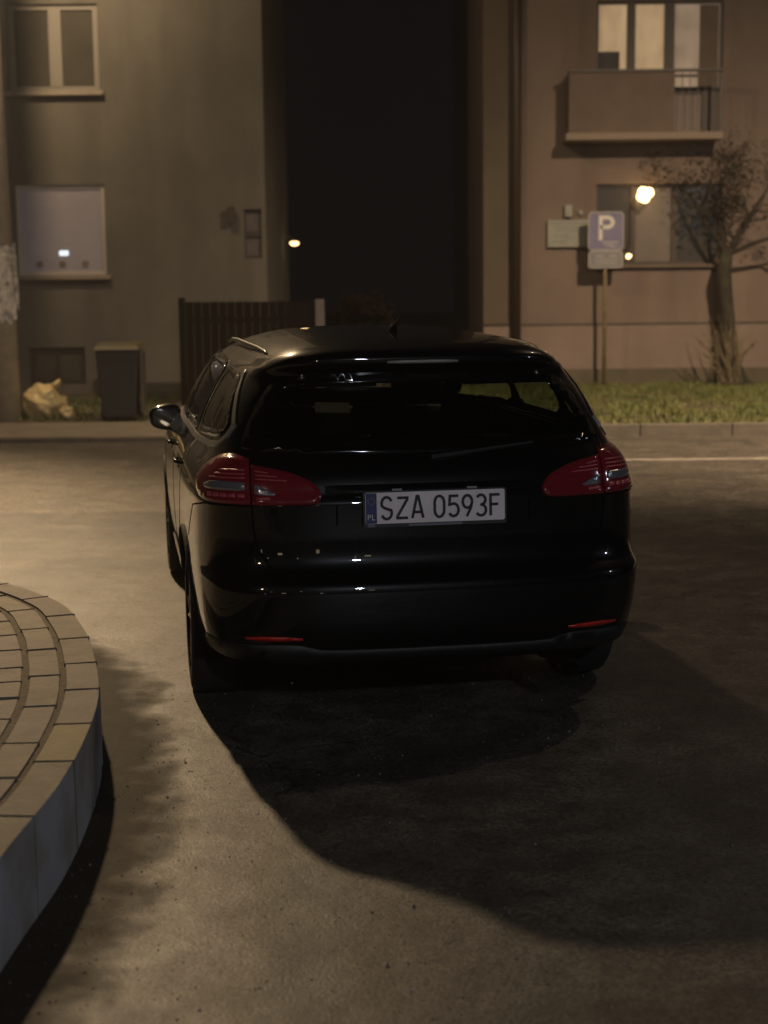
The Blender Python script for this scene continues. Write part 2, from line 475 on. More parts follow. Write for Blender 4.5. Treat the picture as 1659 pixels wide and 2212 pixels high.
def verge(name, label, x0, x1, y0, y1, z0, z1, nblade, hmax, seed):
    rng = np.random.default_rng(seed)
    nx, ny = int((x1 - x0) * 3), int((y1 - y0) * 3)
    vs = []
    for j in range(ny + 1):
        for i in range(nx + 1):
            x = x0 + (x1 - x0) * i / nx; y = y0 + (y1 - y0) * j / ny
            t = j / ny
            vs.append((x, y, z0 + (z1 - z0) * t + .04 * noise.noise(Vector((x * 1.3, y * 1.3, seed))) * (1 if 0 < j else 0)))
    fs = [(j * (nx + 1) + i, j * (nx + 1) + i + 1, (j + 1) * (nx + 1) + i + 1, (j + 1) * (nx + 1) + i) for j in range(ny) for i in range(nx)]
    MB().quadmesh(vs, fs).build(name, M['soil'], smooth=True)
    tag(bpy.data.objects[name], label, kind='structure')
    V = []; F = []
    for k in range(nblade):
        x = rng.uniform(x0 + .02, x1 - .02); y = rng.uniform(y0 + .03, y1)
        t = (y - y0) / (y1 - y0)
        z = z0 + (z1 - z0) * t + .03 * noise.noise(Vector((x * 1.3, y * 1.3, seed)))
        dens = noise.noise(Vector((x * 1.1, y * 1.1, seed + 9)))
        if dens < -.25 and rng.random() < .6:
            continue
        h = hmax * (.45 + .55 * rng.random()) * (1 + .8 * dens)
        w = .006 + .008 * rng.random()
        a = rng.uniform(0, 2 * PI); lean = rng.uniform(.1, .9) * h
        dx, dy = math.cos(a), math.sin(a)
        o = len(V)
        V += [(x - dy * w, y + dx * w, z - .01), (x + dy * w, y - dx * w, z - .01), (x + dx * lean, y + dy * lean, z + h)]
        F.append((o, o + 1, o + 2))
    g = MB(); g.v = V; g.f = F
    return g.build('grass', M['grass'], fixn=False)
g = verge('verge', 'soil under the grass strip at the right', -.0, 14, KY + .13, 24.96, .11, .015, 70000, .065, 3)
tag(g, 'rough green grass strip in front of the right house', 'grass', kind='stuff')
g = verge('verge_left', 'soil of the narrow strip along the left house', -12, -2.9, 18.55, 22.5, .05, .05, 9000, .08, 5)
tag(g, 'thin green grass strip at the foot of the left house', 'grass', kind='stuff')
# taller tufts at the top of the right strip against the wall
rng = np.random.default_rng(8)
V = []; F = []
for k in range(9000):
    x = rng.uniform(1.7, 9); y = 22.9 + rng.normal() * .35 + .3 * noise.noise(Vector((x, 0, 0)))
    h = .075 * (.4 + .9 * rng.random()) * (1 + noise.noise(Vector((x * 2.1, y * 2, 4))))
    a = rng.uniform(0, 2 * PI); w = .008; l = h * rng.uniform(.1, .7); dx, dy = math.cos(a), math.sin(a); o = len(V)
    V += [(x - dy * w, y + dx * w, .03), (x + dy * w, y - dx * w, .03), (x + dx * l, y + dy * l, .04 + h)]; F.append((o, o + 1, o + 2))
g = MB(); g.v = V; g.f = F
tag(g.build('tall_grass', M['grass'], fixn=False), 'taller grass tufts around the foot of the sign pole', 'grass', kind='stuff')

rng = np.random.default_rng(77)
V = []; F = []
for k in range(3200):
    y = 2.2 + 9 * rng.random() ** 1.5; x = rng.uniform(-.95, .6 + y * .28)
    if k % 4 == 0 and y < 5.5: x = -.93 + abs(rng.normal()) * .09
    if x < -.9 and y > 5: x += .9
    s_ = rng.uniform(.0015, .0045) * (1.8 if rng.random() < .06 else 1); o = len(V)
    a = rng.uniform(0, 6.28)
    for q in range(3):
        V.append((x + s_ * math.cos(a + 2.1 * q), y + s_ * math.sin(a + 2.1 * q) * rng.uniform(.7, 1.4), 0.0005))
    V.append((x, y, s_ * rng.uniform(.7, 1.5)))
    F += [(o, o+1, o+3), (o+1, o+2, o+3), (o+2, o, o+3)]
g = MB(); g.v = V; g.f = F
tag(g.build('grit', M['grit'], fixn=False), 'fine grit scattered over the asphalt', 'grit', kind='stuff')

# ------------------------------------------------------------ raised stone planter at the left
pl = empty('raised_planter', (-2.2, 5.0, 0))
tag(pl, 'round cornered raised bed edged with concentric rows of kerb stones', 'planter')
def crm(pts, n=12):
    P = [np.array(p, float) for p in pts]
    P = [2 * P[0] - P[1]] + P + [2 * P[-1] - P[-2]]
    out = []
    for i in range(1, len(P) - 2):
        for k in range(n):
            t = k / n
            out.append(.5 * ((2 * P[i]) + (-P[i-1] + P[i+1]) * t + (2*P[i-1] - 5*P[i] + 4*P[i+1] - P[i+2]) * t*t + (-P[i-1] + 3*P[i] - 3*P[i+1] + P[i+2]) * t**3))
    out.append(P[-2])
    return np.array(out)
edge = crm([(-1.12, -1.0), (-1.06, .6), (-1.01, 2.2), (-.955, 3.63), (-.925, 4.2), (-.95, 4.8), (-1.01, 5.27), (-1.14, 5.84), (-1.28, 6.3), (-1.47, 6.75), (-1.86, 7.24), (-2.4, 7.6), (-3.2, 7.85), (-4.6, 7.95)], 24)
def arcs(c):
    return np.concatenate([[0], np.cumsum(np.linalg.norm(np.diff(c, axis=0), axis=1))])
eA = arcs(edge)
def epos(s, off):
    p = np.array([np.interp(s, eA, edge[:, 0]), np.interp(s, eA, edge[:, 1])])
    q = np.array([np.interp(s + .05, eA, edge[:, 0]), np.interp(s + .05, eA, edge[:, 1])])
    q0 = np.array([np.interp(s - .05, eA, edge[:, 0]), np.interp(s - .05, eA, edge[:, 1])])
    t = (q - q0) / np.linalg.norm(q - q0)
    nrm = np.array([-t[1], t[0]])
    return p + nrm * off
PO = Vector((2.2, -5.0, 0))
def row(off0, off1, L0, z0, z1, gap, j, mats, name, smin, smax, bev=.0035):
    s = smin; k = 0
    while s < smax:
        L = L0 * random.uniform(.85, 1.15)
        dz = random.uniform(-j, j)
        mb = MB(); n = 4
        vs = []
        jo = [random.uniform(-j, j) for _ in range(2)]
        for i in range(n + 1):
            ss = s + gap / 2 + (L - gap) * i / n
            for off, zz in ((off0 + jo[0], z0), (off0 + jo[0], z1 + dz), (off1 + jo[1], z1 + dz + random.uniform(-j, j) * .5), (off1 + jo[1], z0)):
                p = epos(ss, off)
                vs.append((p[0] + 2.2, p[1] - 5.0, zz))
        fs = [(0, 1, 2, 3), tuple(4 * n + q for q in (3, 2, 1, 0))]
        for i in range(n):
            for q in range(4):
                fs.append((4 * i + q, 4 * i + (q + 1) % 4, 4 * i + 4 + (q + 1) % 4, 4 * i + 4 + q))
        mb.quadmesh(vs, fs)
        m = mats(s) if callable(mats) else random.choice(mats)
        o = mb.build(name, m, pl, bevel=bev)
        if name == 'kerb_stone':
            o.data.materials.append(M['stone_side_lit'])
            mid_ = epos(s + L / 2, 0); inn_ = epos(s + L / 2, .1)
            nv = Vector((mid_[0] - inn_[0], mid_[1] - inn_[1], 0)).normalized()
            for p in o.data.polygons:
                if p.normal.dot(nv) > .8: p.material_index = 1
        s += L; k += 1
def outer(s):
    p = epos(s, 0)
    if 4.05 < p[1] <= 4.45: return M['stone_c']
    return random.choice([M['stone_a'], M['stone_a'], M['stone_b']])
row(0, .115, .44, -.05, .28, .004, .0015, outer, 'kerb_stone', 0, 13.0)
row(.138, .245, .40, .05, .279, .005, .002, [M['stone_a'], M['stone_a'], M['stone_b']], 'edging_stone', .2, 12.6)
row(.272, .375, .26, .1, .276, .005, .0028, [M['stone_a'], M['stone_b'], M['stone_b']], 'cobble', 2.6, 9.6)
row(.385, .49, .2, .1, .276, .005, .0028, [M['stone_a'], M['stone_b'], M['stone_a']], 'cobble', 2.6, 9.4)
row(.50, .61, .19, .1, .276, .005, .0028, [M['stone_a'], M['stone_b'], M['stone_a']], 'cobble', 2.8, 9.2)
row(.62, .73, .2, .1, .276, .005, .0028, [M['stone_a'], M['stone_b'], M['stone_a']], 'cobble', 2.8, 9.0)
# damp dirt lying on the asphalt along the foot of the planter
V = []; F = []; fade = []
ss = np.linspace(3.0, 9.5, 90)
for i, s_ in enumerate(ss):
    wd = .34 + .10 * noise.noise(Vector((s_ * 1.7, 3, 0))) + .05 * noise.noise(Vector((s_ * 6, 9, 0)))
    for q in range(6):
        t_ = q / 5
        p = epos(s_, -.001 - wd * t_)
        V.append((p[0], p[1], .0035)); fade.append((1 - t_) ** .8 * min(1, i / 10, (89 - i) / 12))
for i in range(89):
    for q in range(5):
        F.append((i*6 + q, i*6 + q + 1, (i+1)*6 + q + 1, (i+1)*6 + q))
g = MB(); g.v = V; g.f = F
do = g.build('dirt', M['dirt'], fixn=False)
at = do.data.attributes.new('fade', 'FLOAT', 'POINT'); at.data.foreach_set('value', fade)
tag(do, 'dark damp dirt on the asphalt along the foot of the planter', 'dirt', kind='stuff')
# dirt bed
vs = []
for s in np.linspace(0, eA[-1] - .1, 90):
    a = epos(s, .02); c = epos(s, .95)
    vs += [(a[0] + 2.2, a[1] - 5, .2725), (c[0] + 2.2, c[1] - 5, .2685)]
fs = [(2 * i, 2 * i + 1, 2 * i + 3, 2 * i + 2) for i in range(89)]
MB().quadmesh(vs, fs).build('joint_dirt', M['mortar'], pl)
vs = [(x_ + 2.2, y_ - 5, .252) for x_, y_ in ((-1.9, -1), (-1.85, 4), (-1.95, 5.4), (-2.3, 6.4), (-3.0, 6.9), (-5, 7.05), (-5, -1))]
MB().quadmesh(vs, [tuple(range(7))]).build('soil_bed', M['mortar'], pl)

# ------------------------------------------------------------ left house
LH = empty('left_house', (-8, 22.5, 0))
tag(LH, 'grey rendered house behind the concrete post at the left', 'house')
lx, ly_ = 8, -22.5
def wall_with_holes(mb, x0, x1, z0, z1, y, th, holes):
    """front wall sheet of thickness th (towards +y) with rectangular openings"""
    xs = sorted({x0, x1, *[h[0] for h in holes], *[h[1] for h in holes]})
    zs = sorted({z0, z1, *[h[2] for h in holes], *[h[3] for h in holes]})
    for i in range(len(xs) - 1):
        for j in range(len(zs) - 1):
            cx, cz = (xs[i] + xs[i+1]) / 2, (zs[j] + zs[j+1]) / 2
            if any(h[0] < cx < h[1] and h[2] < cz < h[3] for h in holes):
                continue
            mb.quadmesh([(xs[i], y, zs[j]), (xs[i+1], y, zs[j]), (xs[i+1], y, zs[j+1]), (xs[i], y, zs[j+1])], [(0, 1, 2, 3)])
    for a, c, e, f in holes:
        mb.quadmesh([(a, y, e), (c, y, e), (c, y + th, e), (a, y + th, e)], [(0, 1, 2, 3)])
        mb.quadmesh([(a, y, f), (c, y, f), (c, y + th, f), (a, y + th, f)], [(0, 1, 2, 3)])
        mb.quadmesh([(a, y, e), (a, y, f), (a, y + th, f), (a, y + th, e)], [(0, 1, 2, 3)])
        mb.quadmesh([(c, y, e), (c, y, f), (c, y + th, f), (c, y + th, e)], [(0, 1, 2, 3)])
    return mb
def shifted(mb, dx, dy):
    mb.v = [(a + dx, b_ + dy, c) for a, b_, c in mb.v]
    return mb
L_HOLES = [(-5.25, -3.98, 4.42, 5.62), (-5.25, -3.97, 1.84, 3.12), (-5.15, -4.33, .26, .80), (-8.6, -7.3, 4.42, 5.62), (-8.6, -7.3, 1.84, 3.12), (-5.25, -3.98, 7.2, 8.4), (-8.6, -7.3, 7.2, 8.4), (-1.97, -1.72, 2.05, 2.75)]
mb = MB()
wall_with_holes(mb, -14, -1.66, 0, 9.2, 22.5, .16, L_HOLES)
mb.quadmesh([(-1.66, 22.5, 0), (-1.66, 28, 0), (-1.66, 28, 9.2), (-1.66, 22.5, 9.2)], [(0, 1, 2, 3)])
mb.quadmesh([(-14, 22.5, 0), (-14, 28, 0), (-14, 28, 9.2), (-14, 22.5, 9.2)], [(0, 1, 2, 3)])
mb.quadmesh([(-14, 28, 0), (-1.66, 28, 0), (-1.66, 28, 9.2), (-14, 28, 9.2)], [(0, 1, 2, 3)])
shifted(mb, lx, ly_).build('wall', M['wall_l'], LH, fixn=False)
mb = MB(); mb.prism([(22.1, 9.2), (25.25, 11.4), (28.4, 9.2)], -14.3, -1.3, 'x')
shifted(mb, lx, ly_).build('roof', M['roof'], LH)
mb = MB(); mb.box(-14, -1.67, 22.455, 22.498, 0, .14)
shifted(mb, lx, ly_).build('plinth', M['damp'], LH)
def lwin(hole, kind):
    a, c, e, f = hole
    w = MB(); t = .055
    y0, y1 = 22.55, 22.60
    if kind != 'blind':
        t = .075
    w.box(a, c, y0, y1, f - t, f); w.box(a, c, y0, y1, e, e + t)
    w.box(a, a + t, y0, y1, e + t, f - t); w.box(c - t, c, y0, y1, e + t, f - t)
    if kind == 'double':
        m_ = (a + c) / 2 + .02
        w.box(m_ - .09, m_ + .09, y0 - .01, y1, e + t, f - t)
    fr = shifted(w, lx, ly_).build('window', M['wframe'] if kind != 'blind' else M['blindframe'], LH)
    if kind == 'cellar':
        fr.data.materials[0] = M['dframe']
    if kind == 'double':
        for p0, p1 in ((a + t, m_ - .09), (m_ + .09, c - t)):
            shifted(MB().box(p0 + .001, p1 - .001, y1 - .02, y1 - .012, e + t, f - t), lx, ly_).build('pane', M['dpane'], fr)
    elif kind == 'blind':
        shifted(MB().box(a + t + .001, c - t - .001, y1 - .02, y1 - .012, e + t, f - t), lx, ly_).build('roller_blind', M['blind'], fr)
    else:
        m_ = (a + c) / 2
        for p0, p1 in ((a + t, m_ - .02), (m_ + .02, c - t)):
            shifted(MB().box(p0, p1, y1 - .02, y1 - .012, e + t, f - t), lx, ly_).build('pane', M['dpane'], fr)
        shifted(MB().box(m_ - .02, m_ + .02, y0, y1, e + t, f - t), lx, ly_).build('mullion', M['dframe'], fr)
    if kind != 'cellar':
        shifted(MB().box(a - .06, c + .07, 22.38, 22.55, e - .065, e - .003), lx, ly_).build('sill', M['sill'], fr, bevel=.006)
    return fr
for i, h in enumerate(L_HOLES[:7]):
    fr = lwin(h, ['double', 'blind', 'cellar', 'double', 'double', 'double', 'double'][i])
    if i == 1:
        fr['label'] = 'window with a pale lit roller blind'
        # a small bluish light and dark knobs seen through the blind's lower edge
        shifted(MB().box(-4.66, -4.53, 22.565, 22.573, 2.12, 2.19), lx, ly_).build('screen_light', M['bluelit'], fr, bevel=.003)
        for xx in (-4.95, -4.62, -4.29):
            mb = MB()
            mb.tube([(xx, 22.56, 2.00), (xx, 22.575, 2.00)], .05, 12)
            shifted(mb, lx, ly_).build('flower_pot', M['gpane'], fr)
# narrow pale stair window, two panes with a dark bar
mb = MB(); a, c, e, f = L_HOLES[7]
mb.box(a, c, 22.54, 22.6, 2.36, 2.44); mb.box(a, c, 22.54, 22.6, e, e + .04); mb.box(a, c, 22.54, 22.6, f - .03, f)
fr = shifted(mb, lx, ly_).build('window', M['dframe'], LH)
for z0, z1 in ((e + .04, 2.36), (2.44, f - .03)):
    shifted(MB().box(a + .001, c - .001, 22.57, 22.58, z0, z1), lx, ly_).build('pane', M['postpale'], fr)
shifted(MB().box(-2.2, -2.09, 22.35, 22.42, 2.55, 2.78), lx, ly_).build('meter_box', M['dframe'], LH, bevel=.006)

# ------------------------------------------------------------ right house
RH = empty('right_house', (6, 25, 0))
tag(RH, 'pinkish rendered house with a balcony and lit windows at the right', 'house')
rx, ry = -6, -25
x0, x1 = 1.66, 15
R_HOLES = [(3.42, 5.42, 4.66, 6.02), (3.44, 5.46, 1.93, 3.20), (8.2, 9.8, 4.7, 6.02), (8.2, 9.8, 1.93, 3.2), (3.42, 5.42, 7.6, 8.9), (11.5, 13, 4.7, 6.02), (11.5, 13, 1.93, 3.2)]
DOORX = (4.60, 5.42, 3.97, 4.66)      # lower part of the balcony door
mb = MB()
wall_with_holes(mb, x0, x1, 1.0, 9.6, 25.0, .18, R_HOLES + [DOORX])
mb.quadmesh([(x0, 25, 0), (x0, 30, 0), (x0, 30, 9.6), (x0, 25, 9.6)], [(0, 1, 2, 3)])
mb.quadmesh([(x1, 25, 0), (x1, 30, 0), (x1, 30, 9.6), (x1, 25, 9.6)], [(0, 1, 2, 3)])
mb.quadmesh([(x0, 36, 0), (x1, 30, 0), (x1, 30, 9.6), (x0, 36, 9.6)], [(0, 1, 2, 3)])
shifted(mb, rx, ry).build('wall', M['wall_r'], RH, fixn=False)
shifted(MB().box(x0 - .02, x1 + .02, 24.965, 25.0, .14, .965), rx, ry).build('plinth', M['plinth'], RH)
shifted(MB().box(x0 - .03, x1 + .03, 24.93, 24.963, .0, .27), rx, ry).build('damp_base', M['damp'], RH)
shifted(MB().box(x0 - .02, x1 + .02, 24.985, 25.02, .968, .998), rx, ry).build('plinth_joint', M['dframe'], RH)
shifted(MB().box(x0 - .025, 2.02, 24.955, 24.998, 1.002, 9.6), rx, ry).build('corner_pilaster', M['wall_q'], RH)
mb = MB(); mb.tube([(2.15, 24.91, .15), (2.15, 24.91, 9.6)], .085, 12)
shifted(mb, rx, ry).build('drain_pipe', M['pipe'], RH, smooth=True)
mb = MB(); mb.prism([(24.5, 9.6), (27.5, 12), (30.5, 9.6)], 1.3, 15.4, 'x')
shifted(mb, rx, ry).build('roof', M['roof'], RH)
def rwin(hole, bars, mats_, label=None, sill=True, t=.05):
    a, c, e, f = hole
    w = MB(); y0, y1 = 25.07, 25.13
    w.box(a, c, y0, y1, f - t, f); w.box(a, c, y0, y1, e, e + t)
    w.box(a, a + t, y0, y1, e + t, f - t); w.box(c - t, c, y0, y1, e + t, f - t)
    for p, q in bars:
        w.box(p, q, y0 - .01, y1, e + t, f - t)
    fr = shifted(w, rx, ry).build('window', M['dframe'], RH)
    if label: fr['label'] = label
    edges = [a + t] + [v for bb in bars for v in bb] + [c - t]
    for k in range(0, len(edges), 2):
        p, q = edges[k], edges[k + 1]
        shifted(MB().box(p + .001, q - .001, y1 - .02, y1 - .014, e + t, f - t), rx, ry).build('pane', mats_[k // 2], fr)
    if sill:
        shifted(MB().box(a - .05, c + .05, 24.9, 25.07, e - .05, e - .003), rx, ry).build('sill', M['balc'], fr, bevel=.005)
    return fr
up = rwin(R_HOLES[0], [(3.91, 4.04), (4.50, 4.66)], [M['curtain'], M['curtain'], M['curtain2']], 'window and balcony door lit from inside', sill=False, t=.045)
# things seen inside the lit window: a dark object low in the first pane, a dark curtain at the right, lit lower rail
shifted(MB().box(3.47, 3.80, 25.085, 25.108, 4.71, 5.26), rx, ry).build('dark_cloth', M['darkitem'], up, bevel=.01)
shifted(MB().box(5.06, 5.36, 25.085, 25.108, 4.71, 5.96), rx, ry).build('side_curtain', M['balc'], up)
for a, c in ((4.05, 4.49), (4.67, 5.05)):
    shifted(MB().box(a, c, 25.08, 25.10, 4.86, 4.90), rx, ry).build('glazing_bar', M['dframe'], up)
a, c, e, f = DOORX
dr = shifted(MB().box(a, a + .06, 25.07, 25.13, e, f - .002).box(c - .3, c, 25.07, 25.13, e, f - .002).box(a + .06, c - .3, 25.07, 25.13, f - .06, f - .002), rx, ry).build('balcony_door', M['dframe'], RH)
shifted(MB().box(a + .061, c - .301, 25.11, 25.116, e, f - .06), rx, ry).build('pane', M['curtain3'], dr)
gw = rwin(R_HOLES[1], [(4.0, 4.08), (4.66, 4.76)], [M['dpane'], M['gpane'], M['dpane']], 'dark ground floor window behind the parking sign')
for h in R_HOLES[2:]:
    m_ = (h[0] + h[1]) / 2
    rwin(h, [(m_ - .04, m_ + .04)], [M['dpane'], M['dpane']])
bal = shifted(MB().box(2.88, 5.32, 24.4, 25.0, 3.84, 3.95), rx, ry).build('balcony', M['slab'], RH, bevel=.008)
mb = MB(); mb.box(2.93, 4.56, 24.44, 24.48, 3.952, 4.86); mb.box(2.93, 2.97, 24.482, 24.99, 3.952, 4.86)
shifted(mb, rx, ry).build('balcony_panel', M['balc'], bal)
mb = MB()
mb.box(2.9, 5.31, 24.41, 24.51, 4.862, 4.90)
mb.box(5.26, 5.30, 24.45, 24.48, 3.952, 4.86)
for k in range(1, 6):
    xx = 4.56 + k * .12
    mb.box(xx - .006, xx + .006, 24.455, 24.467, 3.952, 4.86)
shifted(mb, rx, ry).build('balcony_rail', M['railing'], bal)

# things on the right house wall
t = empty('wall_board', (2.99, 24.95, 2.43)); tag(t, 'white rectangular notice board on the wall left of the parking sign', 'sign')
MB().box(-.335, .335, -.035, .0, -.215, .215).build('board', M['boardw'], t, bevel=.012)
mb = MB()
for k, (a, c, z) in enumerate([(-.28, .30, .165), (-.22, .2, .10), (-.2, .16, .05), (-.26, .02, -.03), (-.08, .12, -.08), (-.28, -.02, -.13)]):
    mb.box(a, c, -.0385, -.0355, z - .008, z + .008)
mb.build('printed_lines', M['boardm'], t)
o = MB().box(2.93, 3.05, 24.90, 24.99, 2.69, 2.88).build('meter_box', M['boardw'], bevel=.01)
tag(o, 'small pale box on the wall above the white notice board', 'meter box')
o = MB().tube([(3.19, 24.93, 2.76), (3.19, 24.995, 2.76)], [.035, .04], 10).build('vent_cap', M['boardw'], smooth=False)
tag(o, 'tiny round pale cap on the wall right of the small box', 'vent cap')

# street lamp reflections in the window glass, built as glowing bulbs on brackets
def lamp_glow(x, z, r, m, label, y=24.74):
    t = empty('lamp_glow', (x, y, z)); tag(t, label, 'lamp')
    mb = MB(); mb.tube([(0, .25, .1), (0, .1, .16), (0, 0, r + .02)], .014, 8); mb.box(-.05, .05, .235, .255, .04, .16)
    mb.build('bracket', M['railing'], t)
    bm = bmesh.new(); bmesh.ops.create_uvsphere(bm, u_segments=16, v_segments=10, radius=r * .62)
    me = bpy.data.meshes.new('bulb'); bm.to_mesh(me); bm.free(); me.materials.append(m)
    me.polygons.foreach_set('use_smooth', [True] * len(me.polygons))
    for ax, az in ((-.30, .34), (.42, .22), (-.05, -.42), (-.45, -.25)):
        g = bpy.data.objects.new('bulb', me); COL.objects.link(g); g.parent = t; g.location = (ax * r, random.uniform(-.2, .2) * r, az * r)
    MB().tube([(0, 0, r * .93), (0, 0, r * 1.2)], [r * .5, r * .25], 12).build('cap', M['railing'], t)
lamp_glow(4.18, 3.02, .125, M['lampglow'], 'large lamp reflection in the ground floor window built as a glowing bulb cluster')
lamp_glow(3.93, 2.06, .040, M['farlamp'], 'small lamp reflection beside the lower corner of the parking sign built as glowing bulbs')

# ------------------------------------------------------------ parking sign
SP = empty('parking_sign', (3.53, 24.55, .02)); tag(SP, 'blue parking sign with a small plate under it on a yellowed pole', 'road sign')
mb = MB(); mb.tube([(0, 0, -.1), (0.0, 0, 2.74)], .03, 12); mb.build('pole', M['signpole'], SP, smooth=True)
def rrect(w, h, r, cx=0, cz=0, n=6):
    pts = []
    for sx, sz, a0 in ((1, 1, 0), (-1, 1, 90), (-1, -1, 180), (1, -1, 270)):
        for k in range(n + 1):
            a = math.radians(a0 + 90 * k / n)
            pts.append((cx + sx * (w / 2 - r) + r * math.cos(a), cz + sz * (h / 2 - r) + r * math.sin(a)))
    return pts
pb = MB().prism(rrect(.56, .60, .07, 0, 2.43), -.055, -.035, 'y').build('blue_panel', M['blue'], SP)
outer_ = rrect(.56, .60, .07, 0, 2.43); inner_ = rrect(.525, .565, .055, 0, 2.43)
def ring2(po, pi, y0, y1):
    n = len(po); vs = [(a, y0, c) for a, c in po] + [(a, y0, c) for a, c in pi] + [(a, y1, c) for a, c in po] + [(a, y1, c) for a, c in pi]
    fs = []
    for i in range(n):
        j = (i + 1) % n
        fs += [(i, j, j + n, i + n), (2*n + i, 2*n + j, 3*n + j, 3*n + i), (i, j, 2*n + j, 2*n + i), (n + i, n + j, 3*n + j, 3*n + i)]
    return MB().quadmesh(vs, fs)
ring2(outer_, inner_, -.058, -.0555).build('border', M['pmark'], pb)
def strokes(polys, w, y0, y1):
    """letters drawn as flat strokes (list of polylines) in the xz plane"""
    mb = MB()
    for pts in polys:
        P = [np.array(p, float) for p in pts]
        closed = np.allclose(P[0], P[-1])
        n = len(P); A = []; B = []
        for i in range(n):
            p0 = P[i - 1] if i > 0 else (P[-2] if closed else None)
            p1 = P[i + 1] if i < n - 1 else (P[1] if closed else None)
            ds = []
            if p0 is not None: ds.append((P[i] - p0) / np.linalg.norm(P[i] - p0))
            if p1 is not None: ds.append((p1 - P[i]) / np.linalg.norm(p1 - P[i]))
            d = sum(ds); ln = np.linalg.norm(d)
            d = d / ln if ln > 1e-6 else ds[0]
            nn = np.array([-d[1], d[0]])
            k = 1 / max(.45, float(np.dot(nn, [-ds[0][1], ds[0][0]])))
            A.append(P[i] + nn * w / 2 * k); B.append(P[i] - nn * w / 2 * k)
        vs = [(a[0], y0, a[1]) for a in A] + [(b_[0], y0, b_[1]) for b_ in B] + [(a[0], y1, a[1]) for a in A] + [(b_[0], y1, b_[1]) for b_ in B]
        fs = []
        for i in range(n - 1):
            fs += [(i, i+1, n+i+1, n+i), (2*n+i, 2*n+i+1, 3*n+i+1, 3*n+i), (i, i+1, 2*n+i+1, 2*n+i), (n+i, n+i+1, 3*n+i+1, 3*n+i)]
        fs += [(0, n, 3*n, 2*n), (n-1, 2*n-1, 4*n-1, 3*n-1)]
        mb.quadmesh(vs, fs)
    return mb
def arc(cx, cz, rx_, rz, a0, a1, n=10):
    return [(cx + rx_ * math.cos(math.radians(a0 + (a1 - a0) * k / n)), cz + rz * math.sin(math.radians(a0 + (a1 - a0) * k / n))) for k in range(n + 1)]
strokes([[(-.085, 2.29), (-.085, 2.64), (.015, 2.64)] + arc(.02, 2.565, .085, .075, 90, -90, 8)[0:] + [(-.085, 2.49)]], .06, -.0585, -.0557).build('letter', M['white'], pb)
mb = MB()
for a, c, z, h_ in ((-.06, .20, 2.255, .028), (-.03, .13, 2.21, .02), (.06, .22, 2.19, .016)):
    mb.box(a, c, -.0582, -.0556, z - h_ / 2, z + h_ / 2)
mb.build('symbol_bars', M['pmark'], pb)
lp = MB().prism(rrect(.54, .27, .045, 0, 1.99), -.055, -.035, 'y').build('lower_plate', M['greyp'], SP)
ring2(rrect(.54, .27, .045, 0, 1.99), rrect(.505, .235, .03, 0, 1.99), -.058, -.0555).build('border', M['pmark'], lp)
mb = MB()
for a, c, z, h_ in ((-.16, -.04, 2.045, .022), (.06, .17, 2.045, .022), (-.18, .19, 1.985, .012), (-.16, .17, 1.935, .014)):
    mb.box(a, c, -.0582, -.0556, z - h_ / 2, z + h_ / 2)
mb.build('printed_lines', M['pmark'], lp)
MB().box(-.05, .05, -.034, .04, 2.5, 2.54).box(-.05, .05, -.034, .04, 2.0, 2.04).build('clamp', M['steel'], SP)

# ------------------------------------------------------------ concrete street lamp post at the left
def lamp_post(base, rbase, rtop, htop, head, lens_mat, L, label, concrete=True, size=.16, spot=None):
    t = empty('street_lamp', base); tag(t, label, 'street lamp')
    bx, by, bz = base
    mb = MB(); n = 14
    mb.tube([(0, 0, -.1), (0, 0, htop)], [rbase, rtop], 20)
    mb.build('post', M['pole'] if concrete else M['steel'], t, smooth=True)
    hx, hy, hz = head[0] - bx, head[1] - by, head[2] - bz
    d = Vector((hx, hy, 0)); 
    if d.length > .05:
        MB().tube([(0, 0, htop - .15), (hx * .35, hy * .35, htop + (hz - htop) * .8 + .08), (hx * .9, hy * .9, hz + .13)], .035, 10).build('arm', M['steel'], t, smooth=True)
    dn = d.normalized() if d.length > .05 else Vector((0, -1, 0))
    mb = MB(); mb.box(-.16, .16, -.32, .34, .05, .17)
    h = mb.build('lamp_head', M['lamphead'], t, bevel=.03); h.location = (hx, hy, hz); h.rotation_euler.z = math.atan2(dn.y, dn.x) + PI / 2
    mb = MB(); mb.box(-.12, .12, -.24, .24, .028, .048)
    g = mb.build('lens', lens_mat, h)
    ld = bpy.data.lights.new('lamp_light', 'SPOT' if spot else 'POINT')
    ld.energy = L['power']; ld.color = L['col']; ld.shadow_soft_size = size
    lo = bpy.data.objects.new('lamp_light', ld); COL.objects.link(lo); lo.parent = t
    lo.location = (hx, hy, hz - size - .0)
    if spot:
        ld.spot_size = math.radians(L['cone']); ld.spot_blend = L['blend']
        dr_ = Vector(L['aim']) - Vector(head)
        lo.rotation_euler = dr_.to_track_quat('-Z', 'Y').to_euler()
        if L['glow']:       # the same luminaire's weak light outside its main beam
            l2 = bpy.data.lights.new('lamp_spill', 'POINT')
            l2.energy = L['glow']; l2.color = L['col']; l2.shadow_soft_size = size
            o2 = bpy.data.objects.new('lamp_spill', l2); COL.objects.link(o2); o2.parent = t
            o2.location = lo.location
        if L.get('back'):   # its house-side light
            l3 = bpy.data.lights.new('lamp_back_light', 'SPOT')
            l3.energy = L['back'][0]; l3.color = L['col']; l3.shadow_soft_size = size
            l3.spot_size = math.radians(L['back'][2]); l3.spot_blend = 1
            o3 = bpy.data.objects.new('lamp_back_light', l3); COL.objects.link(o3); o3.parent = t
            o3.location = lo.location
            o3.rotation_euler = (Vector(L['back'][1]) - Vector(head)).to_track_quat('-Z', 'Y').to_euler()
    return t
